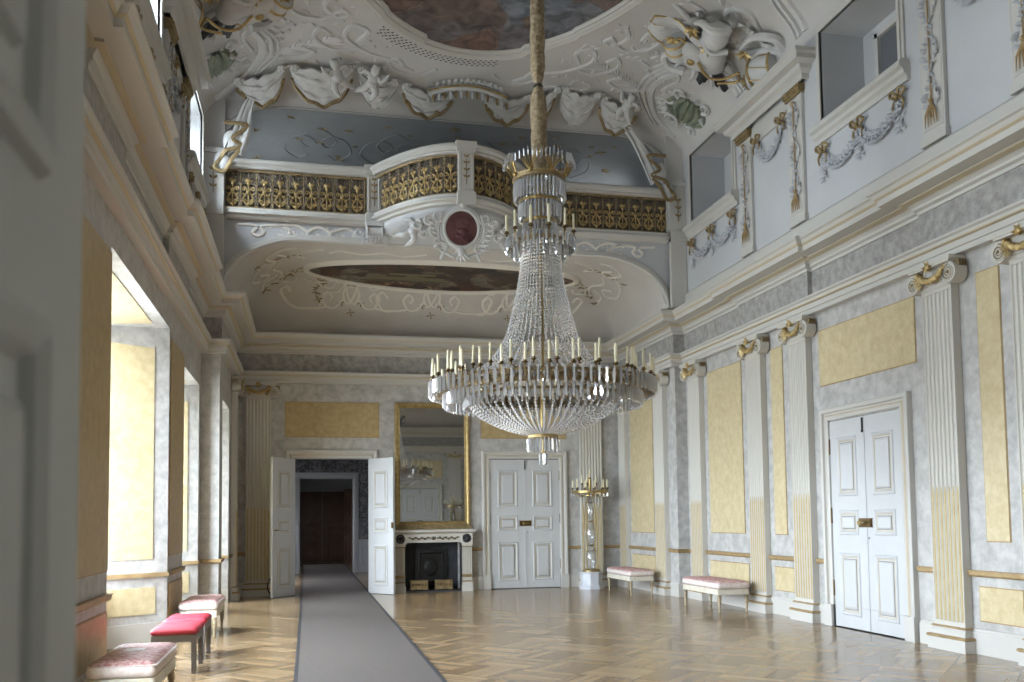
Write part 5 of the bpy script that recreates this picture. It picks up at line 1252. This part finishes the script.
    for x0,y0,x1,y1 in ((.3,.2,.8,.75),(.45,.1,1.0,.55),(-.3,.3,-.75,.62),(.2,-.1,.75,-.5)): p.tube([(S(x0),y0,.12),(S(x1),y1,.12)], .035, 8); p.ball((S(x1),y1,.12),.05)
    for c in ([(.25,.3),(.3,.55),(.5,.68),(.66,.6)],[(.4,.25),(.5,.45),(.72,.52),(.86,.42)],[(-.3,-.2),(-.5,-.35),(-.4,-.52),(-.2,-.5)]):
        q = bez([(S(a),b,.14) for a,b in c],6); p.tube(q, [.03+.035*i/len(q) for i in range(len(q))], 7)
    for i in range(26): a = 2*PI*i/26+.1; p.leaf((S(.05+(.5+.08*sin(i*3))*cos(a)),.02+.45*sin(a),.03),(S(cos(a+.7*sin(i*2.)) ),sin(a+.7*sin(i*2.)),.35),.24,.12,(0,0,1))
    for i in range(16): a = 2*PI*i/16; p.leaf((S(.1+.5*cos(a)),.05+.42*sin(a),.06),(S(cos(a+.5)),sin(a+.5),.3),.26,.12,(0,0,1))
    sh(p, 'poles_and_leaves', 'relief'); return r
trophy(6.5, 13.3, 1., 'stucco trophy of arms with gilt drums and banners in the cove above the panelled wall')
trophy(-1.1, 13.3, -1., 'stucco trophy of arms in the cove above the window wall')
def shellcart(x, y, s, label):
    r = thing('shell_cartouche', label, 'cartouche', (0,0,0)); r.matrix_world = surf_frame(x,y,(0,-1,.3))
    sh = MB(); sh.grid(lambda u,v: ((u-.5)*.95*sin(PI*(.15+.7*v)), (v-.5)*.62, .05+.05*abs(sin(u*PI*6))-.08*((u-.5)**2+(v-.5)**2)), 36, 12, .03, (0,0,-1)); put(sh, 'shell', 'shell', r, angle=60)
    f = MB()
    for k in (-1,1):
        for cx, cy, r0, a0, t in ((.45,.1,.16,PI,1.),(.42,-.22,.15,PI/2,-1.),(.25,.38,.13,-PI/2,1.),(.2,-.42,.13,0,1.1),(.62,-.05,.11,PI,1.2)): f.tube([(p[0],p[1],.06) for p in spiral(k*cx,cy,r0,.03,a0 if k > 0 else PI-a0,t*k,20)], [.045-.025*i/20 for i in range(21)], 6)
        for i in range(8): f.leaf((k*(.3+.04*i),-.3+.09*i,.05),(k,.2*(i-3),.2),.24,.11,(0,0,1))
    for i in range(14): a = 2*PI*i/14; f.leaf((.5*cos(a),.36*sin(a),.06),(cos(a+.6),sin(a+.6),.2),.2,.1,(0,0,1))
    put(f, 'scroll_frame', 'relief', r, angle=60); g = MB()
    for i in range(9): g.ball((s*(.62+.02*sin(i*2)),-.3+.07*i,.07),.022)
    put(g, 'gilt_berries', 'gold_dull', r); return r
shellcart(6.86, 15.25, 1, 'scrolled stucco cartouche with a grey-green shell near the gallery on the panelled side')
shellcart(-1.5, 15.05, -1, 'scrolled stucco cartouche with a grey-green shell near the gallery on the window side')

# ------------------------------------------------------------------ upper wall: garlanded strips, their cornice, swags under the windows
def garland_strip(loc, rz, label):
    r = thing('garland_strip', label, 'garland strip', loc, rz)
    b = MB().box(-.2,-.05,0,.2,-.004,1.95); b.box(-.22,-.07,0,.22,-.004,.1); b.frame(-.2,.14,.2,1.9,[(.02,0),(.025,.008),(.04,0)],-.05); put(b, 'strip', 'white', r, angle=20)
    g = MB().box(-.23,-.11,1.97,.23,-.004,2.07); g.box(-.21,-.09,1.93,.21,-.004,1.97)
    for i in range(8): g.ball((-.2+.057*i,-.11,2.02),.024)
    put(g, 'gilt_capital', 'gold_dull', r, angle=20)
    l = MB()
    for i in range(46):
        t = i/45; z = .42+1.38*t; x = .07*sin(t*PI*5+.5)
        for s in (-1,1): l.leaf((s*x+s*.02,-.055,z),(s*(.6+.3*sin(i)),-.25,.5*cos(i*1.7)+.25),.085,.045,(0,-1,0))
    put(l, 'leaf_garland', 'greyleaf', r)
    k = MB().tube([(0,-.07,.3),(0,-.075,1.85)], .010, 6); k.ball((0,-.08,1.84),.035); k.ball((0,-.08,.5),.03)
    for a in (-.5,-.25,0,.25,.5): k.tube([(0,-.075,.48),(.18*sin(a),-.09,.34),(.22*sin(a),-.08,.2)], [.011,.012,.005], 6)
    put(k, 'gilt_rod', 'rail', r); return r
def bow(mb, x, z, s=1.):
    for k in (-1,1): mb.tube(bez([(x,-.05,z),(x+k*.07*s,-.09,z+.08*s),(x+k*.14*s,-.06,z+.05*s),(x+k*.06*s,-.06,z-.0)],5), .02*s, 6); mb.tube(bez([(x,-.05,z),(x+k*.1*s,-.05,z-.08*s),(x+k*.08*s,-.05,z-.18*s)],5), [.022*s-.001*s*i for i in range(11)], 6)
    mb.ball((x,-.07,z),.04*s)
def festoon(loc, rz, label, w, n=2, drop=.26, tails=True, group=None):
    r = thing('hanging_leaf_festoon', label, 'festoon', loc, rz, group); l = MB(); xs = [-w/2+w*i/n for i in range(n+1)]
    for a, b in zip(xs, xs[1:]):
        for i in range(34):
            t = i/33; x = a+(b-a)*t; z = -.06-drop*4*t*(1-t)
            for s in (-1,1): l.leaf((x,-.02,z+s*.015),(cos(i*2.1),-.3,s*(.7+.3*sin(i*1.3))),.10,.055,(0,-1,0))
            if i % 3 == 0: l.ball((x,-.04,z),.028,.028,.028,6,4)
    if tails:
        for x in xs:
            for i in range(12): l.leaf((x+.03*sin(i*2),-.02,-.08-.028*i),((-1)**i*.8,-.3,-.6),.09,.05,(0,-1,0))
    put(l, 'leaf_swag', 'greyleaf', r)
    for x in xs: g = MB(); bow(g, x, .02, 1.0); put(g, 'gilt_bow', 'gold_dull', r)
    return r
ZS = 5.87; gs0 = None; fs0 = None
near_txt = {'right':'panelled wall','left':'window wall'}
for side, x, rz, s in (('right', XR, -PI/2, -1), ('left', XL, PI/2, 1)):
    for pa, pb, t in ((12.06,13.66,'far'),(7.62,9.03,'near')):
        for y, e in ((pa,'entrance'),(pb,'gallery')):
            lab = 'leaf-garlanded white strip of the %s pair on the upper %s, on its %s side' % ('gallery-end' if t == 'far' else 'nearer', near_txt[side], e)
            gs0 = garland_strip((x,y,ZS), rz, lab) if gs0 is None else dup(gs0, (x,y,ZS), rz, lab)
        c = thing('upper_cornice', 'white projecting cornice over the %s pair of garlanded strips, %s' % ('gallery-end' if t == 'far' else 'nearer', near_txt[side]), 'cornice', (x,(pa+pb)/2,7.94))
        a, b = pa-.32, pb+.32; q = MB(); pth = [(x,b),(x+s*.09,b),(x+s*.09,a),(x,a)] if s < 0 else [(x,a),(x+s*.09,a),(x+s*.09,b),(x,b)]
        q.plan(pth, [(0,7.945),(.02,7.945),(.03,8.02),(.10,8.06),(.12,8.12),(.22,8.15),(.22,8.22),(.25,8.25),(.25,8.30),(-.09,8.31)]); put(q, 'moulding', 'white', c, True, angle=25)
        fr = MB().box(min(x+s*.004,x+s*.03), pa+.21, 7.66, max(x+s*.004,x+s*.03), pb-.21, 7.93); fr.box(min(x+s*.004,x+s*.05), pa+.21, 7.62, max(x+s*.004,x+s*.05), pb-.21, 7.67); put(fr, 'frieze_panel', 'white', c, True)
        lab = 'small leaf swag with gilt bows between the %s pair of strips, %s' % ('gallery-end' if t == 'far' else 'nearer', near_txt[side])
        festoon((x-s*0+s*.004,(pa+pb)/2,7.60), rz, lab, (pb-pa)-.80, 1, .30, False)
    for c_, t in ((15.02,'beside the gallery'),(10.5,'over the door bay'),(6.0,'nearest the entrance')):
        lab = 'leaf swag with three gilt bows under the clerestory window %s, %s' % (t, near_txt[side])
        fs0 = festoon((x+s*.004,c_,6.68), rz, lab, 1.7, 2, .22) if fs0 is None else dup(fs0, (x+s*.004,c_,6.68), rz, lab)
# ------------------------------------------------------------------ the chandelier
CX, CY = 2.65, 10.1
ch = thing('chandelier', 'great crystal chandelier with ivory candles hanging on a gilt fabric sleeve', 'chandelier', (CX, CY, 2.15))
def cw(z): return z-2.15
mb = MB(); prof = []
for i in range(60):
    z = 5.55+3.87*i/59; g = math.exp(-((z-6.62)/.10)**2); r = .084+.004*sin(i*1.3)+.003*sin(i*2.9); prof.append((r*(1-.52*g)*(1.12 if z < 6.6 else 1.), cw(z)))
mb.lathe(prof, 14); mb.v = [(x*(1+.09*sin(5*math.atan2(y,x)+z*4)), y*(1+.09*sin(5*math.atan2(y,x)+z*4)), z) for x,y,z in mb.v]
put(mb, 'fabric_sleeve', 'rope', ch, angle=60); tie = MB().lathe([(.045,cw(6.59)),(.058,cw(6.62)),(.045,cw(6.65))], 14, caps=False); put(tie, 'tie_cord', 'black', ch)
put(MB().lathe([(.0,cw(2.5)),(.03,cw(2.5)),(.022,cw(3.2)),(.03,cw(4.8)),(.045,cw(5.5)),(.06,cw(5.58)),(0,cw(5.58))], 12), 'centre_rod', 'brass', ch)
cr_ = MB().lathe([(.285,cw(5.465)),(.30,cw(5.47)),(.295,cw(5.51)),(.305,cw(5.525)),(.28,cw(5.525)),(.28,cw(5.465))], 36, caps=False)
for i in range(6): a = PI*i/3; cr_.tube([(.03*cos(a),.03*sin(a),cw(5.5)),(.29*cos(a),.29*sin(a),cw(5.5))], .01, 5)
put(cr_, 'crown_band', 'gold_dull', ch)
pp = None
for i in range(8):
    a = 2*PI*i/8+.2
    if pp is None:
        m_ = MB()
        for k in range(-3,4): m_.tube([(.0,.008*k,0),(.03+.01*abs(k),.024*k,.09),(.09,.05*k,.19-.014*abs(k))], [.006,.007,.004], 5)
        m_.ball((.01,0,.0),.028)
        pp = put(m_, 'palmette', 'brass', ch); o = pp; kk = MB()
        for k in range(-3,4): prism_mb(kk, .09, .052*k, .24-.018*abs(k), .11, .022, 0)
        put(kk, 'palmette_crystals', 'crystal', pp, angle=0)
    else:
        o = pp.copy(); COL.objects.link(o); o.parent = ch
        for c_ in list(pp.children): d = c_.copy(); COL.objects.link(d); d.parent = o
    o.location = (.30*cos(a), .30*sin(a), cw(5.52)); o.rotation_euler = (0,0,a)
rg = MB()
for R, z in ((.235,5.22),(.185,4.99)): rg.lathe([(R-.012,cw(z)-.015),(R+.012,cw(z)-.015),(R+.012,cw(z)+.015),(R-.012,cw(z)+.015)], 30, caps=False)
for R, z in ((.235,5.22),(.185,4.99)):
    for i in range(4): a = PI/2*i; rg.tube([(.03*cos(a),.03*sin(a),cw(z)),(R*cos(a),R*sin(a),cw(z))], .008, 5)
put(rg, 'tier_rings', 'brass', ch)
def branch_ring(R, z, n, name, leaves=True):
    b = MB().lathe([(R*.62-.015,cw(z)-.11),(R*.62+.02,cw(z)-.11),(R*.62+.02,cw(z)-.06),(R*.62-.015,cw(z)-.06)], 40, caps=False)
    for i in range(n):
        a = 2*PI*i/n; f = lambda r,h: (r*cos(a),r*sin(a),cw(z)+h)
        b.tube(bez([f(R*.62,-.09),f(R*.75,-.14),f(R*.9,-.13),f(R,-.05)],5), .010, 5)
        if leaves: b.leaf(f(R*.72,-.10),(cos(a),sin(a),-.2),.1,.06,(0,0,1)); b.ball(f(R*.62,-.085),.026)
    return put(b, name, 'gold_dull', ch)
branch_ring(.40, 4.84, 12, 'upper_branch_ring')
mr_ = MB()
for R, z, h in ((1.07,3.0,.05),(.98,3.06,.03),(1.25,3.07,.025),(.86,2.93,.03)): mr_.lathe([(R-.015,cw(z)-h/2),(R+.018,cw(z)-h/2),(R+.024,cw(z)),(R+.018,cw(z)+h/2),(R-.015,cw(z)+h/2)], 72, caps=False)
for i in range(12):
    a = 2*PI*i/12; mr_.tube([(.03*cos(a),.03*sin(a),cw(3.3)),(.5*cos(a),.5*sin(a),cw(3.12)),(1.25*cos(a),1.25*sin(a),cw(3.13))], .012, 5)
    mr_.tube([(.86*cos(a),.86*sin(a),cw(2.93)),(1.07*cos(a),1.07*sin(a),cw(3.04))], .010, 5)
put(mr_, 'main_rings', 'gold_dull', ch)
sc = MB()
for i in range(32):
    a = 2*PI*i/32; e = Vector((-sin(a),cos(a),0)); o_ = Vector((1.10*cos(a),1.10*sin(a),cw(3.03))); s = (-1)**i
    sc.tube([o_+e*(p[0]*s)+Vector((0,0,p[1])) for p in spiral(0,0,.055,.012,0,1.3,12)], .012, 5); sc.leaf(o_, e*s+Vector((cos(a)*.4,sin(a)*.4,.1)), .13, .06, (cos(a),sin(a),0)); sc.ball(o_+Vector((cos(a),sin(a),0))*.01, .022)
    o2 = Vector((1.12*cos(a),1.12*sin(a),cw(3.0))); sc.tube(bez([o2, Vector((1.2*cos(a),1.2*sin(a),cw(2.95))), Vector((1.28*cos(a),1.28*sin(a),cw(3.02))), Vector((1.27*cos(a),1.27*sin(a),cw(3.15)))],4), .010, 5)
    a += PI/32; sc.tube(bez([(.98*cos(a),.98*sin(a),cw(3.06)),(1.06*cos(a),1.06*sin(a),cw(3.09)),(1.08*cos(a),1.08*sin(a),cw(3.15))],4), .009, 5)
put(sc, 'gilt_branches', 'gold_dull', ch)
candle_parts(ch, [(1.27*cos(2*PI*i/32),1.27*sin(2*PI*i/32),cw(3.14)) for i in range(32)]+[(1.08*cos(2*PI*(i+.5)/28),1.08*sin(2*PI*(i+.5)/28),cw(3.20)) for i in range(28)]+[(.40*cos(2*PI*i/12),.40*sin(2*PI*i/12),cw(4.84)) for i in range(12)], h=.225, r=.0145, pan=.034)
# prisms: each of the ones nearest the viewer its own part, the rest of the fringes one part
cands = []
def fringe(R, z, n, L, w, ph=0.):
    for i in range(n): a = 2*PI*(i+ph)/n; cands.append((R*cos(a), R*sin(a), cw(z), L, w, a))
fringe(1.29,3.11,88,.19,.050); fringe(1.13,2.98,88,.18,.048,.5); fringe(1.24,3.10,72,.12,.04,.3); fringe(.90,2.93,76,.14,.042); fringe(1.02,3.06,76,.16,.042)
fringe(.29,5.46,40,.24,.045); fringe(.235,5.21,32,.22,.045,.5); fringe(.185,4.98,26,.20,.042); fringe(.40,4.79,36,.16,.040,.5); fringe(.30,4.74,26,.2,.040); fringe(.165,2.465,22,.17,.042); fringe(.27,5.44,30,.12,.036,.5)
cands.sort(key=lambda c: c[0]*.25+c[1]-c[3]*5)
for c in cands[:96]:
    m_ = MB(); prism_mb(m_, 0, 0, 0, c[3], c[4], c[5]); o = put(m_, 'crystal_prism', 'crystal', ch, angle=0); o.location = c[:3]
m_ = MB()
for c in cands[96:]: prism_mb(m_, *c)
put(m_, 'prism_fringe', 'crystal', ch, angle=0, kind='stuff')
def strand(name, path, r, step):
    P = [Vector(p) for p in path]; d = [0]
    for a, b in zip(P, P[1:]): d.append(d[-1]+(b-a).length)
    m_ = MB(); s = 0.; j = 0
    while s < d[-1]:
        while d[j+1] < s: j += 1
        p = P[j].lerp(P[j+1], (s-d[j])/max(d[j+1]-d[j],1e-9)); m_.octa(p, r*1.15, r*1.15, r*1.35); s += step
    return put(m_, name, 'bead', ch, angle=0)
cone = [(.20,4.74),(.225,4.50),(.27,4.2),(.34,3.9),(.42,3.63),(.56,3.40),(.76,3.22),(.97,3.13)]
cn_ = bez([(r,0,z) for r,z in cone], 6)
for i in range(44):
    a = 2*PI*i/44; strand('cone_strand', [(p.x*cos(a),p.x*sin(a),cw(p.z)) for p in cn_], .0165, .042)
bw_ = bez([(.86,0,2.93),(.84,0,2.84),(.74,0,2.73),(.56,0,2.63),(.36,0,2.555),(.16,0,2.51)], 5)
for i in range(54):
    a = 2*PI*(i+.5)/54; strand('basket_strand', [(p.x*cos(a),p.x*sin(a),cw(p.z)) for p in bw_], .0175, .042)
cap = MB().lathe([(.155,cw(2.46)),(.175,cw(2.465)),(.17,cw(2.495)),(.178,cw(2.51)),(.15,cw(2.515)),(0,cw(2.515))], 28); cap.lathe([(0,cw(2.28)),(.03,cw(2.285)),(.02,cw(2.33)),(.03,cw(2.46))], 12)
put(cap, 'basket_collar', 'gold', ch)
fp_ = MB()
for i in range(8): a = 2*PI*i/8; prism_mb(fp_, .04*cos(a), .04*sin(a), cw(2.29), .14, .036, a)
put(fp_, 'finial_prisms', 'crystal', ch, angle=0)

# ------------------------------------------------------------------ daylight
w = bpy.data.worlds.new('overcast sky'); bpy.context.scene.world = w; w.use_nodes = True; nt = w.node_tree; bg = nt.nodes['Background']
tc = nt.nodes.new('ShaderNodeTexCoord'); sx = nt.nodes.new('ShaderNodeSeparateXYZ'); nt.links.new(tc.outputs['Generated'], sx.inputs[0])
mp = nt.nodes.new('ShaderNodeMapRange'); mp.inputs['From Min'].default_value = -1; mp.inputs['From Max'].default_value = 1; nt.links.new(sx.outputs['Z'], mp.inputs['Value'])
rp = nt.nodes.new('ShaderNodeValToRGB'); e = rp.color_ramp.elements; e[0].position = .41; e[0].color = (.28,.29,.29,1); e[1].position = .56; e[1].color = (.92,.98,1.06,1)
nt.links.new(mp.outputs[0], rp.inputs['Fac']); nt.links.new(rp.outputs['Color'], bg.inputs['Color']); bg.inputs['Strength'].default_value = 75.0
for i, (x, y, z0, z1, wd) in enumerate(PORT):
    l = bpy.data.lights.new('window_portal', 'AREA'); l.shape = 'RECTANGLE'; l.size = z1-z0; l.size_y = wd; l.cycles.is_portal = True
    o = bpy.data.objects.new('window_portal', l); COL.objects.link(o); o.location = (x, y, (z0+z1)/2); o.rotation_euler = (0, -PI/2, 0)

# ------------------------------------------------------------------ camera (32 mm shift lens)
cd = bpy.data.cameras.new('camera'); cam = bpy.data.objects.new('camera', cd); COL.objects.link(cam)
f, px, py = 910., 512., 462.
a = Vector((307-px, 520.5-py, f)).normalized(); u = Vector((329-px, -14400-py, f)).normalized(); u = (u-a*u.dot(a)).normalized(); r = a.cross(u)
# rows a, u, r: world Y, Z, X in image axes (x right, y down, z ahead)
right = Vector((r.x, a.x, u.x)); down = Vector((r.y, a.y, u.y)); fwd = Vector((r.z, a.z, u.z))
Rm = Matrix((right, -down, -fwd)).transposed().to_4x4(); Rm.translation = Vector((0,0,1.55)); cam.matrix_world = Rm
cd.sensor_width = 36.; cd.lens = 36.*f/1024; cd.shift_y = (py-341.)/1024; cd.clip_start = .05
cd.dof.use_dof = True; cd.dof.focus_distance = 11.; cd.dof.aperture_fstop = 4.
sc_ = bpy.context.scene; sc_.camera = cam
sc_.view_settings.view_transform = 'Standard'; sc_.view_settings.look = 'None'; sc_.view_settings.exposure = 0.0; sc_.view_settings.gamma = 1.
sc_.view_settings.use_curve_mapping = False
cy = sc_.cycles; cy.max_bounces = 10; cy.diffuse_bounces = 6; cy.glossy_bounces = 4; cy.transmission_bounces = 6; cy.transparent_max_bounces = 16; cy.sample_clamp_indirect = 6.; cy.caustics_reflective = False; cy.caustics_refractive = False
GR = {'pilaster':'fluted pilasters round the hall', 'upholstered_bench':'pink damask benches along the walls', 'red_stool':'red topped stools', 'stucco_drapery':'stucco draperies round the gallery opening', 'stucco_putto':'stucco putti', 'garland_strip':'garlanded strips of the upper walls', 'hanging_leaf_festoon':'leaf festoons of the upper walls', 'upper_cornice':'cornices over the garlanded strips', 'mounted_scroll_bracket':'scroll brackets under the gallery', 'gallery_pier':'piers of the gallery front', 'stucco_trophy':'stucco trophies in the coves', 'shell_cartouche':'shell cartouches in the coves', 'brass_box':'brass boxes in the hearth', 'candelabrum':'candelabra on pedestals', 'marble_pedestal':'marble pedestals of the candelabra', 'door_leaf':'open door leaves'}
for o in bpy.context.scene.objects:
    k = o.name.split('.')[0]
    if o.parent is None and k in GR: o['group'] = GR[k]
